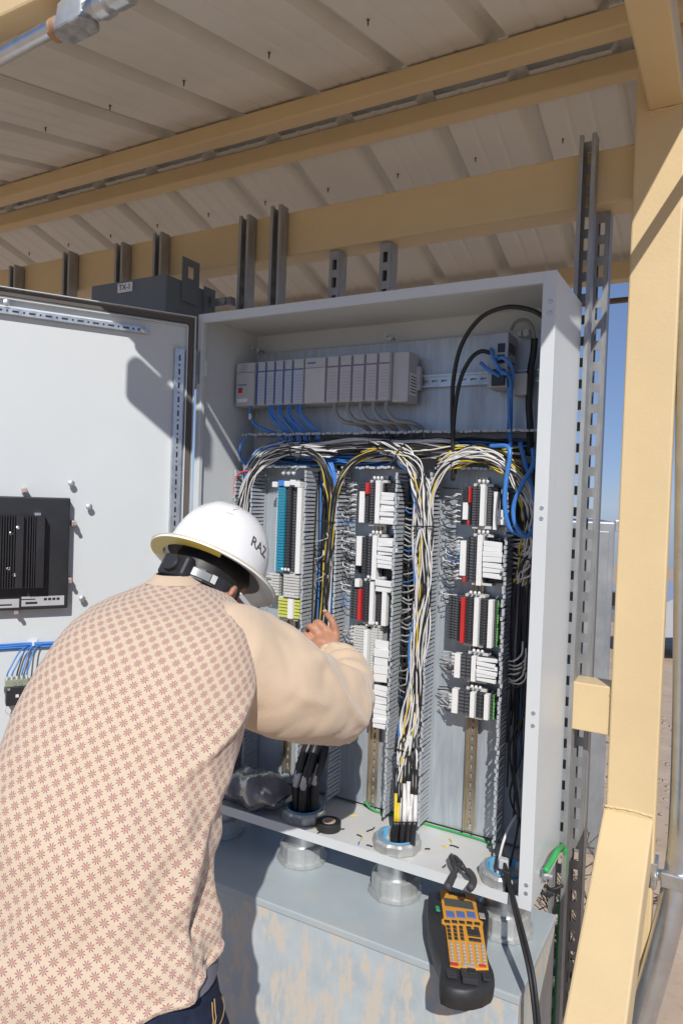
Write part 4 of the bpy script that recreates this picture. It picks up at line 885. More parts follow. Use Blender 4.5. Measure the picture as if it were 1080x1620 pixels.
for i, (x, y) in enumerate([(278, 491), (341, 493), (405, 495)]): key(x, y, 50, 40, keyblue, 'function_key')
for x, y in [(258, 534), (303, 536), (348, 539), (394, 543), (441, 548)]: key(x, y, 34, 15, black, 'menu_key')
for r_ in range(4):
    for c_ in range(3): key(266+c_*38+r_*3, 567+r_*23+c_*2, 22, 16, black, 'number_key')
for c_ in range(2): key(390+c_*46, 573+c_*4, 30, 13, black, 'edit_key')
key(420, 607, 76, 36, black, 'arrow_pad', .004); key(428, 648, 76, 17, black, 'enter_key')
for r_ in range(6):
    for c_ in range(6): key(281+c_*38.5+r_*2.6, 668+r_*21+c_*3, 19, 14, keygrey, 'letter_key')
key(301, 795, 48, 16, redp, 'red_key'); key(392, 803, 82, 15, keygrey, 'space_key'); key(474, 806, 42, 14, redp, 'red_key')
for i in range(7): key(272+i*15, 358+i*2.4, 12, 20 if i % 2 else 24, inkm, 'logo_print', .0006)
key(200, 457, 24, 30, mat('green_button', (.03, .30, .14), .4), 'power_key', .003); key(470, 500, 36, 34, keygrey, 'side_catch', .002)
key(392, 884, 96, 66, mat('printer_gloss', (.03, .031, .034), .25), 'cutter_block', .012); key(408, 872, 50, 34, rubber, 'cutter_slot', .014); key(284, 862, 60, 40, MATS['printer_gloss'], 'corner_pad', .005); key(496, 876, 46, 42, MATS['printer_gloss'], 'corner_pad', .005)
# power cord
pcd = thing('power_cord', 'black twin power cord hanging from the right hub down past the lid', 'cord', tuple(yp(800, 1370, .09)))
for k in (-1, 1):
    MB().tube(spline([yp(792, 1340, .12), yp(797, 1362, .085), yp(804+k, 1392, .03), yp(811+k*2, 1422, -.02), yp(825+k*3, 1478, -.09), yp(838+k*3, 1532, -.145), yp(845+k*3, 1580, -.17), yp(850+k*3, 1640, -.18), yp(852+k*3, 1760, -.18)], 8), .0044, 8).build('conductor', rubber, pcd, True)
q = yp(797, 1366, .085); MB().obox(q, X, Y, Z, .012, .010, .013, 0, .003).build('strain_relief', lgrey, pcd)
q = yp(803, 1396, .03); MB().obox(q, X, Y, (Z+X*-.12).normalized(), .008, .007, .030, 0, .003).build('plug', rubber, pcd)
# green ground wire and ties on the right
tag(MB().tube(spline([on(862, 1378, 0, W+.02), on(872, 1362, 0, W+.025), on(882, 1345, 0, W+.03), yp(889, 1339, .29), yp(893, 1346, .31), yp(892, 1375, .315), yp(888, 1420, .315), yp(884, 1480, .315), yp(880, 1560, .315), yp(876, 1640, .315), yp(872, 1800, .31)], 8), .0072, 8).build('ground_wire', wgreen, None, True), 'thick green ground wire bent from the cabinet side down behind the box', 'wire')
for pts_, wh in ((((861, 1401, .26), (872, 1407, .28), (890, 1401, .30)), 'upper black tie holding the green ground wire'), (((857, 1412, .26), (865, 1417, .27), (874, 1415, .285)), 'lower black tie under the one on the green wire')):
    tag(MB().tube(spline([yp(*p) for p in pts_], 5), .0042, 7).build('tie_loop', rubber, None, True), wh, 'tie', 'black ties by the ground wire')
# right conduit
rc_ = thing('riser_conduit', 'bright metal conduit bending past the tan post at the right', 'conduit', (1.36, .34, .2))
cp = [yp(1098, 300, .345), yp(1091, 600, .345), yp(1087, 900, .345), yp(1084, 1150, .345), yp(1078, 1320, .34), yp(1068, 1400, .325), yp(1048, 1490, .30), yp(1012, 1620, .27), yp(980, 1740, .24)]
MB().tube(spline(cp, 8), .0335, 24).build('pipe', emt, rc_, True)
q = yp(1074, 1388, .33); MB().obox(q+Vector((.0, -.028, 0)), X, Y, Z, .042, .012, .020, 0, .004).obox(q+Vector((-.05, -.010, -.002)), X, Y, Z, .022, .012, .011, 0, .002).build('clamp_strap', zinc, rc_)
MB().obox(q+Vector((-.062, .0, -.002)), X, Y, Z, .010, .03, .034, 0, .002).build('clamp_jaw', zinc, rc_); MB().lathe(q+Vector((-.055, -.022, -.002)), (0, -1, 0), [(.009, 0), (.009, .006), (.004, .006), (.004, .018)], 6).build('bolt', zinc, rc_)
# stainless cabinet behind the post, pole, truck, weeds
sc_ = thing('steel_locker', 'tall stainless steel cabinet standing behind the tan post', 'cabinet', tuple(at(950, 1100, 3.9)))
e1 = at(973, 826, 3.7); e0 = at(915, 812, 4.1); wd = .5; dy_ = e1-CAM; dy_.z = 0; dy_.normalize(); dy_ = (dy_-Vector((dy_.y, -dy_.x, 0))*.12).normalized(); dx_ = Vector((-dy_.y, dy_.x, 0))
zt = e1.z; zb_ = gz(e1.x, e1.y)
MB().obox(e1+dx_*(wd/2)+dy_*.3+Z*((zb_-zt)/2), dx_, dy_, Z, wd/2, .3, (zt-zb_)/2, 0, .01).build('body', steel, sc_)
MB().obox(e1+dx_*(wd/2)-dy_*.012+Z*((zb_-zt)/2), dx_, dy_, Z, wd/2-.03, .01, (zt-zb_)/2-.05, 0, .004).build('door_leaf', steel, sc_)
MB().obox(e1-dx_*.012+dy_*.05+Z*(-.02), dx_, dy_, Z, .01, .02, .03, 0, .003).build('eye_lug', zinc, sc_)
g0 = at(1078, 1062, 11.0); gl = gz(g0.x, g0.y)
tr = thing('pickup_truck', 'silver pickup truck parked on the sand beyond the tan post', 'truck', (g0.x, g0.y, gl))
ta = (RIGHT*.98+FWD*.15); ta.z = 0; ta.normalize(); tb = Vector((-ta.y, ta.x, 0))
o0 = Vector((g0.x, g0.y, gl))
def tbox(u0, u1, v0, v1, h0, h1, bev, name, m_): return MB().obox(o0+ta*((u0+u1)/2)+tb*((v0+v1)/2)+Z*((h0+h1)/2), ta, tb, Z, (u1-u0)/2, (v1-v0)/2, (h1-h0)/2, 0, bev).build(name, m_, tr)
prof_ = [(-.35, .42), (-.35, .95), (-.2, 1.02), (1.05, 1.10), (1.65, 1.78), (1.9, 1.86), (3.3, 1.86), (3.45, 1.20), (5.3, 1.18), (5.35, .5), (5.3, .42)]
b = MB(); b.prism(prof_, ta, Z, tb, o0, -.0, 1.85); b.build('cab_body', carpaint, tr)
b = MB(); b.prism([(1.2, 1.14), (1.72, 1.74), (1.95, 1.78), (3.2, 1.78), (3.32, 1.2)], ta, Z, tb, o0, -.006, -.001); b.build('side_window', glassd, tr)
b = MB(); b.obox(o0+ta*1.34+tb*.925+Z*1.45, tb, (ta*.6+Z*.68).normalized(), (Z*.6-ta*.68).normalized(), .8, .42, .01); b.build('windscreen', glassd, tr)
tbox(-.45, -.34, .05, 1.8, .42, .66, .03, 'bumper', zinc); tbox(-.37, -.33, .3, 1.55, .68, .92, .02, 'grille', black)
for v0 in (.05, 1.55): tbox(-.375, -.30, v0, v0+.25, .72, .92, .02, 'headlight', glassd)
for u in (.55, 4.3):
    for v in (-.02, 1.62):
        w_ = MB().lathe(o0+ta*u+tb*v+Z*.40, tb, [(.22, 0), (.38, .01), (.40, .06), (.40, .2), (.38, .25), (.22, .25)], 28).build('wheel', rubber, tr, True, R(40)); MB().lathe(o0+ta*u+tb*(v-.004)+Z*.40, tb, [(.22, 0), (.20, .03), (.06, .02), (.04, .0)], 20).build('rim', zinc, w_)
MB().obox(o0+ta*1.5+tb*-.12+Z*1.18, ta, tb, Z, .05, .10, .09, 0, .02).build('side_mirror', black, tr)
random.seed(5)
for (px, py, d_, hgt), lb in (((935, 1500, 2.9, .35), 'dry leafless weed growing on the sand left of the kicker brace'), ((912, 1470, 2.7, .25), 'smaller dry weed against the strut foot')):
    base = at(px, py, d_); base.z = gz(base.x, base.y); w_ = thing('dry_weed', lb, 'weed', tuple(base), 'dry weeds on the sand')
    st = MB()
    for i in range(26):
        a = random.uniform(0, 6.28); l = random.uniform(.4, 1)*hgt*1.6; e = base+Vector((math.cos(a)*l*.55, math.sin(a)*l*.55, l*.7)); mid = (base+e)/2+Vector((random.gauss(0, .03), random.gauss(0, .03), .05))
        st.tube(spline([base, mid, e], 3), .003, 4)
        for k in range(3):
            f = mid.lerp(e, random.random()); st.tube([f, f+Vector((random.gauss(0, .06), random.gauss(0, .06), random.uniform(0, .08)))], .0022, 4)
    o = st.build('stems', twig, w_); o['kind'] = 'stuff'
random.seed(11)
b = MB()
for i in range(420):
    px = random.uniform(900, 1080); d_ = random.uniform(2.2, 7); p = CAM+(RIGHT*((px-540)/FPX)+FWD)*d_; p.z = gz(p.x, p.y); r = random.uniform(.004, .018)
    b.obox(p+Z*r*.3, Vector((1, .3, 0)).normalized(), Vector((-.3, 1, 0)).normalized(), Z, r, r*.8, r*.5)
o = tag(b.build('pebbles', mat('pebble', (.36, .29, .23), .9, 0, .3, 60)), 'scattered small pebbles on the sand right of the shelter', 'pebbles'); o['kind'] = 'stuff'

# ------------------------------------------------------------------ the worker
PF = Vector((-.45, .89, 0)).normalized(); PA = Vector((PF.y, -PF.x, 0)); PBk = -PF
man = thing('person', 'worker in white hard hat and patterned shirt bending into the cabinet', 'person', (.45, -.75, GZ))
rows = [(1500, -46, 347, 1.16, .122), (1493, -46, 348, 1.162, .128), (1485, -44, 341, 1.166, .127), (1450, -41, 338, 1.17, .125), (1420, -38, 328, 1.178, .120), (1395, -35, 327, 1.184, .122), (1350, -29, 334, 1.195, .126), (1300, -20, 343, 1.21, .130),
        (1260, -12, 352, 1.228, .133), (1215, 1, 366, 1.248, .136), (1175, 13, 380, 1.268, .138), (1130, 29, 394, 1.292, .139), (1090, 46, 400, 1.315, .139), (1050, 67, 403, 1.34, .137), (1015, 90, 402, 1.363, .132), (985, 117, 398, 1.388, .124), (962, 146, 386, 1.412, .112), (946, 178, 366, 1.435, .098), (934, 206, 344, 1.452, .082), (924, 230, 324, 1.466, .066), (916, 246, 310, 1.478, .055)]
def ring_at(py, L, Rr, d, th, n, grow=0.0, ex=.86):
    c = at((L+Rr)/2, py, d); wa = (Rr-L)/2*d/FPX+grow; tb_ = th+grow; out = []
    for j in range(n):
        a = 2*math.pi*j/n; s_, c_ = math.sin(a), math.cos(a)
        out.append(c+PA*(wa*math.copysign(abs(s_)**ex, s_))+PBk*(tb_*math.copysign(abs(c_)**ex, c_)))
    return out
def fold(p, py, j, n):
    a = 2*math.pi*j/n
    f = .0045*noise.noise(p*7)+.0025*noise.noise(p*17)
    low = max(0, min(1, (py-1250)/200))
    side = max(0, math.sin(a))**2
    f += .007*low*math.sin(a*9+py*.012+3*noise.noise(p*4))*(.35+side)
    f += .004*side*math.sin(py*.05+a*3+2*noise.noise(p*6))*max(0, min(1, (py-1130)/120))
    f += .004*math.sin(py*.03+a*5)*(1-low)*.5
    for p0, a0, k_, wa_, wp, am in SFOLDS:
        da = (a-a0-k_*(py-p0)+math.pi) % (2*math.pi)-math.pi
        if abs(da) < 3*wa_ and abs(py-p0) < 3*wp: f += am*math.exp(-(da/wa_)**2-((py-p0)/wp)**2)
    return f
_rs = random.Random(9)
SFOLDS = [(_rs.uniform(1180, 1540), _rs.uniform(-1.5, 1.7), _rs.uniform(-.006, .006), _rs.uniform(.07, .16), _rs.uniform(50, 130), _rs.uniform(.003, .0085)*_rs.choice((1, 1, -1))) for _ in range(24)]
SFOLDS += [(1150, .95, -.008, .10, 60, .009), (1120, .8, -.010, .09, 50, -.006), (1420, 1.25, -.002, .10, 70, -.016), (1340, 1.05, -.003, .12, 90, .010), (1480, .8, .004, .12, 70, .010)]
def lerp_rows(rows, m_):
    out = []
    for i in range(len(rows)-1):
        for k in range(m_):
            t = k/m_; out.append(tuple(rows[i][q]*(1-t)+rows[i+1][q]*t for q in range(5)))
    out.append(rows[-1]); return out
NS = 128; RW_ = lerp_rows(rows, 5); rr_ = [ring_at(*r, NS) for r in RW_]
for r, q in zip(rr_, RW_):
    wt = max(0, min(1, (q[0]-1330)/188))**1.4
    for j in range(NS): a_ = 2*math.pi*j/NS; r[j] = r[j]-Z*(wt*(.105*((1-math.sin(a_))/2)+.022*max(0, math.cos(a_))))
b = MB(); uv = []; vlen = 0; prev = None
cent = [sum(r, Vector())/NS for r in rr_]
for i, r in enumerate(rr_):
    if prev is not None: vlen += (r[0]-prev).length
    prev = r[0]; cum = 0; us = []
    base_r = .19
    for j in range(NS):
        if j > 0: cum += (r[j]-r[j-1]).length
        us.append(cum)
    tot = cum+(r[0]-r[-1]).length
    for j in range(NS):
        u = us[j] if us[j] < tot/2 else us[j]-tot
        uv.append((u, vlen)); nrm = (r[j]-cent[i]).normalized(); r[j] = r[j]+nrm*fold(r[j], RW_[i][0], j, NS)
b.ring_loft(rr_, 0, False, False)
# hem turned in and a second inner skin for real thickness
inner = [[p+(cent[i]-p).normalized()*.006 for p in r] for i, r in enumerate(rr_)]
n0 = len(b.v); b.ring_loft(inner[:8], 0, False, False); uv += uv[:8*NS]
for j in range(NS): b.f.append((j, (j+1) % NS, n0+(j+1) % NS, n0+j)); b.m.append(0)
b.uv = uv
def shirt_mat():
    M = bpy.data.materials.new('printed_shirt'); M.use_nodes = True; t = M.node_tree; N = t.nodes; L = t.links; bs = N['Principled BSDF']
    bs.inputs['Roughness'].default_value = .9; bs.inputs['Sheen Weight'].default_value = .25; bs.inputs['Specular IOR Level'].default_value = .2
    uvn = N.new('ShaderNodeUVMap'); mp = N.new('ShaderNodeMapping'); mp.inputs['Scale'].default_value = (1/.0178, 1/.0178, 1); mp.inputs['Rotation'].default_value = (0, 0, R(-36))
    L.new(uvn.outputs[0], mp.inputs[0])
    def mth(op, a, b_=None):
        q = N.new('ShaderNodeMath'); q.operation = op
        for i, v in enumerate((a, b_)):
            if v is None: continue
            if isinstance(v, (int, float)): q.inputs[i].default_value = v
            else: L.new(v, q.inputs[i])
        return q.outputs[0]
    sp = N.new('ShaderNodeSeparateXYZ'); L.new(mp.outputs[0], sp.inputs[0])
    fx = mth('SUBTRACT', mth('FRACT', sp.outputs[0]), .5); fy = mth('SUBTRACT', mth('FRACT', sp.outputs[1]), .5)
    rad = mth('SQRT', mth('ADD', mth('MULTIPLY', fx, fx), mth('MULTIPLY', fy, fy))); ang = mth('ARCTAN2', fy, fx)
    pet = mth('ABSOLUTE', mth('COSINE', mth('MULTIPLY', ang, 4.0)))               # eight petals
    lim = mth('ADD', .16, mth('MULTIPLY', mth('POWER', pet, 1.6), .26))
    star = mth('LESS_THAN', rad, lim)
    core = mth('LESS_THAN', rad, .055)
    gapm = mth('MULTIPLY', mth('LESS_THAN', pet, .22), mth('GREATER_THAN', rad, .10))
    tips = mth('MULTIPLY', mth('GREATER_THAN', rad, .21), mth('MULTIPLY', mth('GREATER_THAN', pet, .86), mth('LESS_THAN', mth('ABSOLUTE', mth('MULTIPLY', fx, fy)), .09)))
    lines = mth('MULTIPLY', mth('LESS_THAN', mth('MINIMUM', mth('ABSOLUTE', fx), mth('ABSOLUTE', fy)), .018), mth('LESS_THAN', rad, .5))
    base = (.60, .47, .345, 1); pinkc = (.455, .258, .212, 1); navy = (.19, .155, .16, 1)
    def mix(f, a, b_):
        q = N.new('ShaderNodeMix'); q.data_type = 'RGBA'; L.new(f, q.inputs['Factor'])
        if isinstance(a, tuple): q.inputs['A'].default_value = a
        else: L.new(a, q.inputs['A'])
        q.inputs['B'].default_value = b_; return q.outputs['Result']
    c = mix(mth('MULTIPLY', lines, .5), base, (.60, .30, .22, 1)); c = mix(star, c, pinkc); c = mix(mth('MULTIPLY', mth('MULTIPLY', gapm, star), .75), c, navy); c = mix(mth('MULTIPLY', mth('MULTIPLY', tips, star), .85), c, navy); c = mix(core, c, (.62, .33, .20, 1))
    L.new(c, bs.inputs['Base Color'])
    nz = N.new('ShaderNodeTexNoise'); nz.inputs['Scale'].default_value = 700; tc = N.new('ShaderNodeTexCoord'); L.new(tc.outputs['Object'], nz.inputs['Vector'])
    n2 = N.new('ShaderNodeTexNoise'); n2.inputs['Scale'].default_value = 16; n2.inputs['Detail'].default_value = 3; L.new(tc.outputs['Object'], n2.inputs['Vector'])
    bp = N.new('ShaderNodeBump'); bp.inputs['Strength'].default_value = .25; bp.inputs['Distance'].default_value = .001; L.new(nz.outputs[0], bp.inputs['Height'])
    b2 = N.new('ShaderNodeBump'); b2.inputs['Strength'].default_value = .35; b2.inputs['Distance'].default_value = .012; L.new(n2.outputs[0], b2.inputs['Height']); L.new(bp.outputs[0], b2.inputs['Normal']); L.new(b2.outputs[0], bs.inputs['Normal'])
    return M
shirtm = shirt_mat()
shirt = b.build('shirt', shirtm, man, True)
# collar
cr_ = [ring_at(r[0], r[1], r[2], r[3], r[4], 48, .004) for r in [(921, 236, 316, 1.472, .061), (914, 246, 309, 1.48, .055), (908, 250, 306, 1.486, .052), (907, 253, 304, 1.487, .048)]]
MB().ring_loft(cr_, 0, False, False).build('collar', sleeve, shirt, True)
# sleeve
FOLDS = None
def sleeve_tube(pts, n=72, m_=11, amp=1.0):
    rs = random.Random(4); folds = [(rs.uniform(.05, .95), rs.uniform(0, 6.28), rs.uniform(-7, 7), rs.uniform(.10, .22), rs.uniform(.05, .14), rs.uniform(.006, .013)*rs.choice((1, 1, -1))) for _ in range(26)]
    C_ = spline([Vector(p[:3]) for p in pts], m_); rad = []
    for i in range(len(pts)-1):
        for k in range(m_): rad.append(pts[i][3]*(1-k/m_)+pts[i+1][3]*k/m_)
    rad.append(pts[-1][3]); bb = MB(); bb.tube(C_, rad, n, 0, False)
    for idx, v in enumerate(bb.v):
        i = idx//n; f = i/len(C_); c = C_[i]; nr = (v-c).normalized(); j = idx % n
        w_ = .007*noise.noise(v*8)-.010*max(0, .22-abs(noise.noise(v*Vector((11, 11, 15)) if False else Vector((v.x*11, v.y*11, v.z*14)))))+.002*noise.noise(v*26)
        bend = math.exp(-((f-.62)/.16)**2)
        w_ += .0095*bend*math.sin(f*95+2.2*noise.noise(v*8)+1.5*math.cos(6.28*j/n))*(.4+.6*abs(math.sin(3.14*j/n)))
        w_ += .004*math.sin(f*30+3*noise.noise(v*5))*(1-bend)
        th_ = 6.283*j/n
        for s0, t0_, k_, wt, ws, am in folds:
            dth = (th_-t0_-k_*(f-s0)+math.pi) % (2*math.pi)-math.pi
            if abs(dth) < 3*wt and abs(f-s0) < 3*ws: w_ += am*math.exp(-(dth/wt)**2-((f-s0)/ws)**2)
        if f > .60: w_ += .0065*math.sin((f-.6)*105+1.4*math.sin(th_+1)+1.2*noise.noise(v*7))*min(1, (f-.6)*8)*max(0, 1-(f-.6)/.38)
        bb.v[idx] = v+nr*w_*amp
    return bb
SP = [(325, 1032, 1.40, .100), (365, 1042, 1.42, .113), (418, 1068, 1.46, .110), (468, 1096, 1.51, .101), (510, 1115, 1.57, .090), (541, 1116, 1.655, .074), (553, 1084, 1.77, .062), (543, 1057, 1.865, .053), (526, 1043, 1.935, .044), (520, 1036, 1.955, .041), (519, 1034, 1.957, .036)]
SP = [(*at(p[0], p[1], p[2]), p[3]) for p in SP]
sleeve_tube(SP).build('sleeve', sleeve, shirt, True)
lsh = at(205, 1060, 1.46); LP = [(*at(205, 1060, 1.46), .095), (*at(250, 1085, 1.54), .095), (*at(300, 1095, 1.64), .085), (*at(345, 1085, 1.74), .070), (*at(395, 1065, 1.84), .055), (*at(425, 1050, 1.91), .043)]
sleeve_tube(LP).build('sleeve', sleeve, shirt, True)
# jeans
jr = [(1505, 0, 335, 1.165, .112), (1590, -6, 350, 1.17, .120), (1640, -12, 366, 1.17, .128), (1700, -14, 374, 1.17, .13), (1760, -10, 372, 1.17, .125)]
b = MB(); b.ring_loft([ring_at(*r, 48, 0, .92) for r in lerp_rows(jr, 3)], 0, True, True); jn = b.build('jeans', jeans, man, True)
hipc = at(180, 1740, 1.17)
for sgn in (-1, 1):
    h0 = hipc+PA*(.10*sgn); kn_ = h0+Vector((0, 0, -.42))+PF*.03; an = Vector((h0.x, h0.y, GZ+.10))-PF*.02
    MB().tube(spline([h0+Z*.06, h0-Z*.15, kn_, kn_-Z*.2, an, an-Z*.05], 6), [.115]*6+[.105]*6+[.085]*6+[.078]*6+[.072]*6+[.074], 28).build('leg', jeans, jn, True)
    ft = Vector((an.x, an.y, GZ+.005)); r0 = []
    MB().ring_loft([[ft+PF*l+PA*(math.cos(2*math.pi*j/16)*w_)+Z*(h_+math.sin(2*math.pi*j/16)*h_) for j in range(16)] for l, w_, h_ in ((-.11, .02, .03), (-.09, .04, .06), (0, .045, .065), (.08, .05, .05), (.16, .05, .033), (.20, .03, .022))]).build('boot', mat('brown_boot', (.11, .065, .035), .7), man, True)
b = MB(); b.ring_loft([ring_at(1530, -2, 343, 1.165, .117, 48, .002), ring_at(1514, -2, 340, 1.165, .117, 48, .003), ring_at(1490, -2, 336, 1.165, .117, 48, .0)], 0, False, False); b.build('undershirt', undergrey, man, True)
for off in (0, .9):
    pts = []
    for k in range(10):
        t = k/9; q = [x for x in lerp_rows(jr, 10) if x[0] >= 1556+85*t][0]; rg = ring_at(*q, 192, .0024, .92); pts.append(rg[int(44-20*t*t-2*off)])
    MB().tube(pts, .0011, 5).build('pocket_stitching', stitch, jn, True)
q = [x for x in lerp_rows(jr, 8) if x[0] >= 1592][0]; rg = ring_at(*q, 96, .0022, .92); MB().tube([rg[k] for k in range(2, 34)], .0012, 5).build('waist_stitching', stitch, jn, True)
q = ring_at(1566, -2, 343, 1.165, .119, 96, .006)[6]; MB().obox(q-Z*.02, PA, PBk, Z, .006, .004, .03, 0, .002).build('belt_tag', redp, jn)

# head frame
HN_ = (RIGHT*.33+UP*.85+FWD*.44).normalized(); HF = (Y-HN_*HN_.dot(Y)).normalized(); HR = HF.cross(HN_)
HC = at(337, 903, 1.58); EC = HC-HN_*.052+HF*.004
# continuous body mesh: loft pieces joined by a voxel remesh
b = MB()
b.ring_loft([ring_at(r[0], r[1]+20, r[2]-20, r[3], max(.03, r[4]-.02), 32) for r in rows])
b.ring_loft([ring_at(r[0], r[1]+25, r[2]-25, r[3], r[4]-.025, 32) for r in jr])
def caps(pts, rad, n=14):
    P = spline(pts, 4); rr = []
    for i in range(len(pts)-1):
        for k in range(4): rr.append(rad[i]*(1-k/4)+rad[i+1]*k/4)
    rr.append(rad[-1]); t0 = (P[0]-P[1]).normalized(); t1 = (P[-1]-P[-2]).normalized()
    P = [P[0]+t0*rr[0]*.95, P[0]+t0*rr[0]*.7]+P+[P[-1]+t1*rr[-1]*.7, P[-1]+t1*rr[-1]*.95]; rr = [rr[0]*.3, rr[0]*.72]+rr+[rr[-1]*.72, rr[-1]*.3]
    b.tube(P, rr, n)
nb = at(292, 968, 1.50)
caps([nb-Z*.06, nb, nb.lerp(EC, .5)-HF*.012, EC-HN_*.03-HF*.02], [.07, .066, .058, .058], 24)
hd = []
for h_, fr, bk_, wd_, fo_ in ((-.118, .02, .02, .022, .05), (-.108, .045, .04, .042, .035), (-.085, .075, .055, .058, .02), (-.055, .088, .068, .068, .008), (-.02, .094, .084, .074, 0), (.02, .096, .096, .077, 0), (.055, .092, .098, .076, 0), (.09, .075, .082, .064, 0), (.112, .045, .05, .04, 0), (.12, .012, .015, .012, 0)):
    ring = []
    for j in range(32):
        a = 2*math.pi*j/32; c_, s_ = math.cos(a), math.sin(a); ring.append(EC+HN_*h_+HF*(fo_+c_*(fr if c_ > 0 else bk_))+HR*(s_*wd_))
    hd.append(ring)
b.ring_loft(hd)
caps([EC+HF*.092+HN_*.012, EC+HF*.108-HN_*.018, EC+HF*.116-HN_*.034, EC+HF*.10-HN_*.042], [.008, .010, .012, .010], 12)          # nose
caps([EC+HF*.088-HN_*.067-HR*.016, EC+HF*.097-HN_*.066, EC+HF*.088-HN_*.067+HR*.016], [.006, .008, .006], 10)                     # lips
caps([EC+HF*.078+HN_*.022-HR*.05, EC+HF*.094+HN_*.024, EC+HF*.078+HN_*.022+HR*.05], [.008, .009, .008], 10)                       # brow
for sg in (-1, 1):
    e0 = EC+HR*(.078*sg)-HF*.020-HN_*.018
    for k in range(9):
        a = -2.2+k*.55; c_ = e0+HR*((.019+.006*math.cos(a+3.14))*sg)+HN_*(math.sin(a)*.031-.002)+HF*(-.006-math.cos(a)*.013 if False else math.cos(a)*.013-.008)
        a2 = a+.55; c2 = e0+HR*((.019+.006*math.cos(a2+3.14))*sg)+HN_*(math.sin(a2)*.031-.002)+HF*(math.cos(a2)*.013-.008)
        caps([c_, c2], [.0068, .0068], 8)
    caps([e0+HN_*.012-HF*.006, e0+HR*(.009*sg)-HF*.010, e0-HN_*.018+HR*(.006*sg)-HF*.004], [.010, .012, .009], 10)
    caps([e0+HR*(.008*sg)-HN_*.026-HF*.002, e0+HR*(.008*sg)-HN_*.033], [.007, .006], 8)
wr = at(523, 1043, 1.94)
caps([at(355, 1040, 1.42), at(470, 1090, 1.53), at(525, 1100, 1.66)], [.065, .055, .045], 18); caps([at(525, 1100, 1.66), at(542, 1075, 1.78), wr], [.045, .042, .029], 18)
def hp_(*l): return [at(*p) for p in l]
HS = 1.0
for k_, pts in (('i', [(531, 1002, 1.985)]), ('m', [(516, 998, 1.99)]), ('r', [(503, 1004, 1.99)]), ('p', [(493, 1014, 1.985)])):
    kp = at(*pts[0]); caps([wr+(kp-wr)*.02, wr.lerp(kp, .5), kp], [.024, .0185, .0125], 14)
caps(hp_((524, 1022, 1.965), (508, 1016, 1.97), (499, 1022, 1.97)), [.019, .019, .017], 14)
caps(hp_((531, 1002, 1.985), (526, 984, 1.985), (519, 974, 2.0), (513, 968, 2.02)), [.0122, .0108, .0096, .0078], 12)
caps(hp_((516, 998, 1.99), (505, 986, 1.995), (499, 986, 2.025), (502, 994, 2.045)), [.0122, .0112, .0098, .008], 12)
caps(hp_((503, 1003, 1.99), (492, 992, 1.995), (487, 995, 2.025), (492, 1003, 2.04)), [.0118, .0108, .0094, .008], 12)
caps(hp_((493, 1013, 1.985), (482, 1004, 1.99), (479, 1008, 2.015), (484, 1014, 2.03)), [.0108, .0096, .0084, .007], 12)
caps(hp_((512, 1036, 1.95), (496, 1032, 1.975), (486, 1022, 2.01), (487, 1008, 2.04), (494, 999, 2.055)), [.018, .0150, .0125, .0115, .0085], 12)
# left arm and hand
le = [Vector(p[:3]) for p in LP]
caps([le[0], le[2], le[3], le[5]], [.055, .046, .04, .028], 16)
lw = le[5]; ld = (le[5]-le[4]).normalized(); lr = ld.cross(Z).normalized(); lu = lr.cross(ld)
for k, (o_, L_) in enumerate(((-.027, .062), (-.009, .074), (.009, .07), (.026, .056))):
    kp = lw+ld*.085+lr*o_; caps([lw, lw.lerp(kp, .5), kp], [.022, .017, .012], 12); caps([kp, kp+ld*L_*.5-lu*.008, kp+ld*L_*.8-lu*.028, kp+ld*L_*.8-lu*.048], [.0115, .0105, .0095, .0078], 12)
caps([lw+lr*-.018, lw+ld*.035-lr*.045, lw+ld*.065-lr*.052-lu*.015, lw+ld*.088-lr*.044-lu*.03], [.016, .0135, .0115, .0085], 12)
for sgn in (-1, 1):
    h0 = hipc+PA*(.10*sgn); kn_ = h0+Vector((0, 0, -.42))+PF*.03; an = Vector((h0.x, h0.y, GZ+.08))-PF*.02
    caps([h0+Z*.05, h0-Z*.2, kn_, kn_-Z*.2, an], [.095, .085, .062, .06, .042], 18); caps([an-Z*.02, an+PF*.10-Z*.045], [.036, .026], 14)
tmp = b.build('body_blank', skin, man)
md = tmp.modifiers.new('r', 'REMESH'); md.mode = 'VOXEL'; md.voxel_size = .0042; md.use_smooth_shade = True
ms = tmp.modifiers.new('s', 'SMOOTH'); ms.iterations = 4; ms.factor = .5
dg = bpy.context.evaluated_depsgraph_get(); bm_e = bpy.data.meshes.new_from_object(tmp.evaluated_get(dg)); bm_e.name = 'body'
bpy.data.objects.remove(tmp); bo = bpy.data.objects.new('body', bm_e); COL.objects.link(bo); bo.parent = man
bm_e.polygons.foreach_set('use_smooth', [True]*len(bm_e.polygons))
# fingernail
nl = at(514, 969.5, 2.008); nd = (at(513, 968, 2.02)-at(519, 974, 2.0)).normalized(); MB().obox(nl+UP*.0065-FWD*.004, nd, nd.cross((UP-FWD).normalized()).normalized(), (UP-FWD).normalized(), .006, .005, .0012, 0, .001).build('fingernail', mat('nail', (.55, .32, .26), .35), man)
# hair
b = MB(); rings = []
for h_, s_f, s_b, s_w in ((-.040, .0, .050, .040), (-.030, -.02, .070, .060), (-.010, .0, .090, .0745), (.02, .055, .101, .081), (.055, .094, .102, .080), (.09, .08, .09, .069), (.118, .02, .03, .02)):
    ring = []
    for j in range(40):
        a = 2*math.pi*j/40; c_, s_ = math.cos(a), math.sin(a); p = EC+HN_*h_+HF*(c_*(s_f if c_ > 0 else s_b))+HR*(s_*s_w); ring.append(p+(p-EC).normalized()*.004*noise.noise(p*60))
    rings.append(ring)
b.ring_loft(rings); b.build('hair', hairm, man, True)
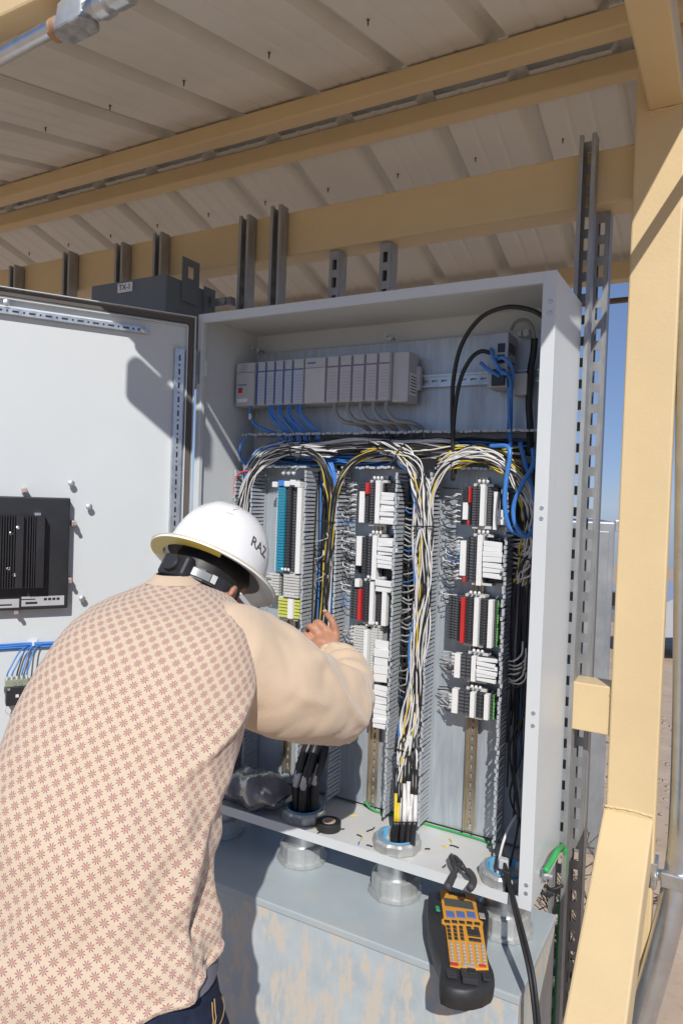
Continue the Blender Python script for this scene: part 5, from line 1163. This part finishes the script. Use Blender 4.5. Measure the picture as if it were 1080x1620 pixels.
# hard hat
def hatp(phi, h, rf, rs, s=1.0): return HC+HN_*h+HF*(math.cos(phi)*rf*s)+HR*(math.sin(phi)*rs*s)
hat = MB(); NP = 64; outer = []
def dome(phi, t):                                              # t 0 brim .. 1 crown
    h = .146*math.sin(t*math.pi/2)**.95; k = max(0.02, math.cos(t*math.pi/2))**.72
    rid = 1+.014*math.exp(-((abs(math.sin(phi)))/.16)**2)*(1 if t > .15 else 0)*t+.008*math.exp(-((abs(abs(math.sin(phi))-.5))/.08)**2)*t
    return hatp(phi, h*rid, .127*k, .107*k, rid)
rings = []
for e, h in ((1.0, -.0045), (1.006, -.001), (1.0, .0025), (.93, .002), (.85, .006)):
    rings.append([HC+HN_*(h-.016*(abs(math.sin(2*math.pi*j/NP))**2)*0+.010*math.cos(2*math.pi*j/NP)*0)+HF*(math.cos(2*math.pi*j/NP)*((.172 if math.cos(2*math.pi*j/NP) > 0 else .158))*e)+HR*(math.sin(2*math.pi*j/NP)*.140*e) for j in range(NP)])
for k in range(0, 15): rings.append([dome(2*math.pi*j/NP, k/14)+HN_*.008 for j in range(NP)])
for k in range(14, -1, -1): rings.append([HC+(dome(2*math.pi*j/NP, k/14)-HC)*.972+HN_*.006 for j in range(NP)])
rings.append([HC+HN_*-.0045+(p-HC)*.90 for p in rings[2]])
hat.ring_loft(rings, 0, False, False)
n0 = (len(rings)-1)*NP
for j in range(NP): hat.f.append((n0+j, n0+(j+1) % NP, (j+1) % NP, j)); hat.m.append(0)
hh = hat.build('hard_hat', hatw, man, True, R(60))
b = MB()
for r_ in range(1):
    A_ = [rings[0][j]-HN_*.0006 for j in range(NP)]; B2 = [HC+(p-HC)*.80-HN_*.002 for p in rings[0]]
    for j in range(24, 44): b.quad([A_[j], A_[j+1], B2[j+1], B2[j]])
b.build('yellow_underside', haty, hh)  # yellow sector under the rear of the brim
b = MB(); b.tube([HC+(p-HC)*1.003-HN_*.001 for p in rings[2]]+[HC+(rings[2][0]-HC)*1.003-HN_*.001], .0018, 5); b.build('brim_edge', mat('edge_cream', (.62, .58, .40), .5), hh, True)
def band(phi, h, s): return EC+HN_*h+HF*(math.cos(phi)*.104*s)+HR*(math.sin(phi)*.084*s)
def strap(p0, p1, hlo, hhi, s, nm, m_):
    bb = MB(); n = 14; ro = [band(p0+(p1-p0)*k/n, hlo, s) for k in range(n+1)]; ru = [band(p0+(p1-p0)*k/n, hhi, s) for k in range(n+1)]
    ro2 = [band(p0+(p1-p0)*k/n, hlo, s+.03) for k in range(n+1)]; ru2 = [band(p0+(p1-p0)*k/n, hhi, s+.03) for k in range(n+1)]
    bb.ring_loft([[ro[k], ru[k], ru2[k], ro2[k]] for k in range(n+1)]); return bb.build(nm, m_, hh)
PI = math.pi
strap(PI*.5, PI*1.5, -.010, .016, 1.06, 'headband', black); strap(PI*.74, PI*.90, -.006, .011, 1.10, 'adjuster_strap', mat('clear_strap', (.22, .225, .24), .3)); strap(PI*.70, PI*.735, -.006, .012, 1.12, 'strap_buckle', lgrey)
kc = band(PI*.99, .002, 1.12); MB().obox(kc, HR, -HF, HN_, .036, .014, .025, 0, .008).build('adjuster_housing', black, hh)
MB().lathe(kc-HF*.014, -HF, [(.018, 0), (.018, .010), (.015, .013)], 18).build('ratchet_knob', mat('knob_black', (.03, .03, .033), .3), hh, True, R(40))
# lettering on the shell
def on_dome(co):
    phi = phi0-co.x/.112; t = t0+co.y/.19; p = dome(phi, t)+HN_*.008; return p+(p-HC).normalized()*(.0012+co.z)
phi0, t0 = PI*.5+.06, .26
text_obj('lettering', 'RAZ', .031, HC, X, Z, mat('grey_print', (.08, .08, .085), .5), hh, on_dome)
for ph0, tt0, ph1, tt1 in ((PI*.80, .52, PI*.77, .60), (PI*.78, .44, PI*.83, .43), (PI*.80, .62, PI*.72, .66), (PI*.55, .75, PI*.48, .72)):
    MB().tube(spline([dome(ph0, tt0)+HN_*.008, dome((ph0+ph1)/2+.02, (tt0+tt1)/2)+HN_*.0083, dome(ph1, tt1)+HN_*.008], 6), .0008, 4).build('scratch', mat('scuff', (.30, .29, .27), .7), hh)
# glasses
g = MB(); tA = EC+HR*.086+HF*.010+HN_*.012; tB = EC+HR*.084+HF*.092+HN_*.004
g.obox((tA+tB)/2, (tB-tA).normalized(), HR, HN_, (tB-tA).length/2, .0018, .006, 0, .001); g.obox(tB-HN_*.012+HF*.002, HF, HR, HN_, .012, .0022, .020, 0, .002)
gl_ = thing('g', 'x', 'x'); bpy.data.objects.remove(gl_)
go = g.build('safety_glasses', whitep, man); MB().obox(EC+HF*.112-HN_*.004, HR, HF, HN_, .072, .0015, .020, 0, .001).build('lens', mat('clear_lens', (.5, .5, .5), .05, 0, .02, 5, trans=.9), go)
g2 = MB(); tA = EC-HR*.086-HF*.012+HN_*.018; tB = EC-HR*.084+HF*.10+HN_*.008; g2.obox((tA+tB)/2, (tB-tA).normalized(), HR, HN_, (tB-tA).length/2, .0018, .006, 0, .001); g2.build('temple', whitep, go)
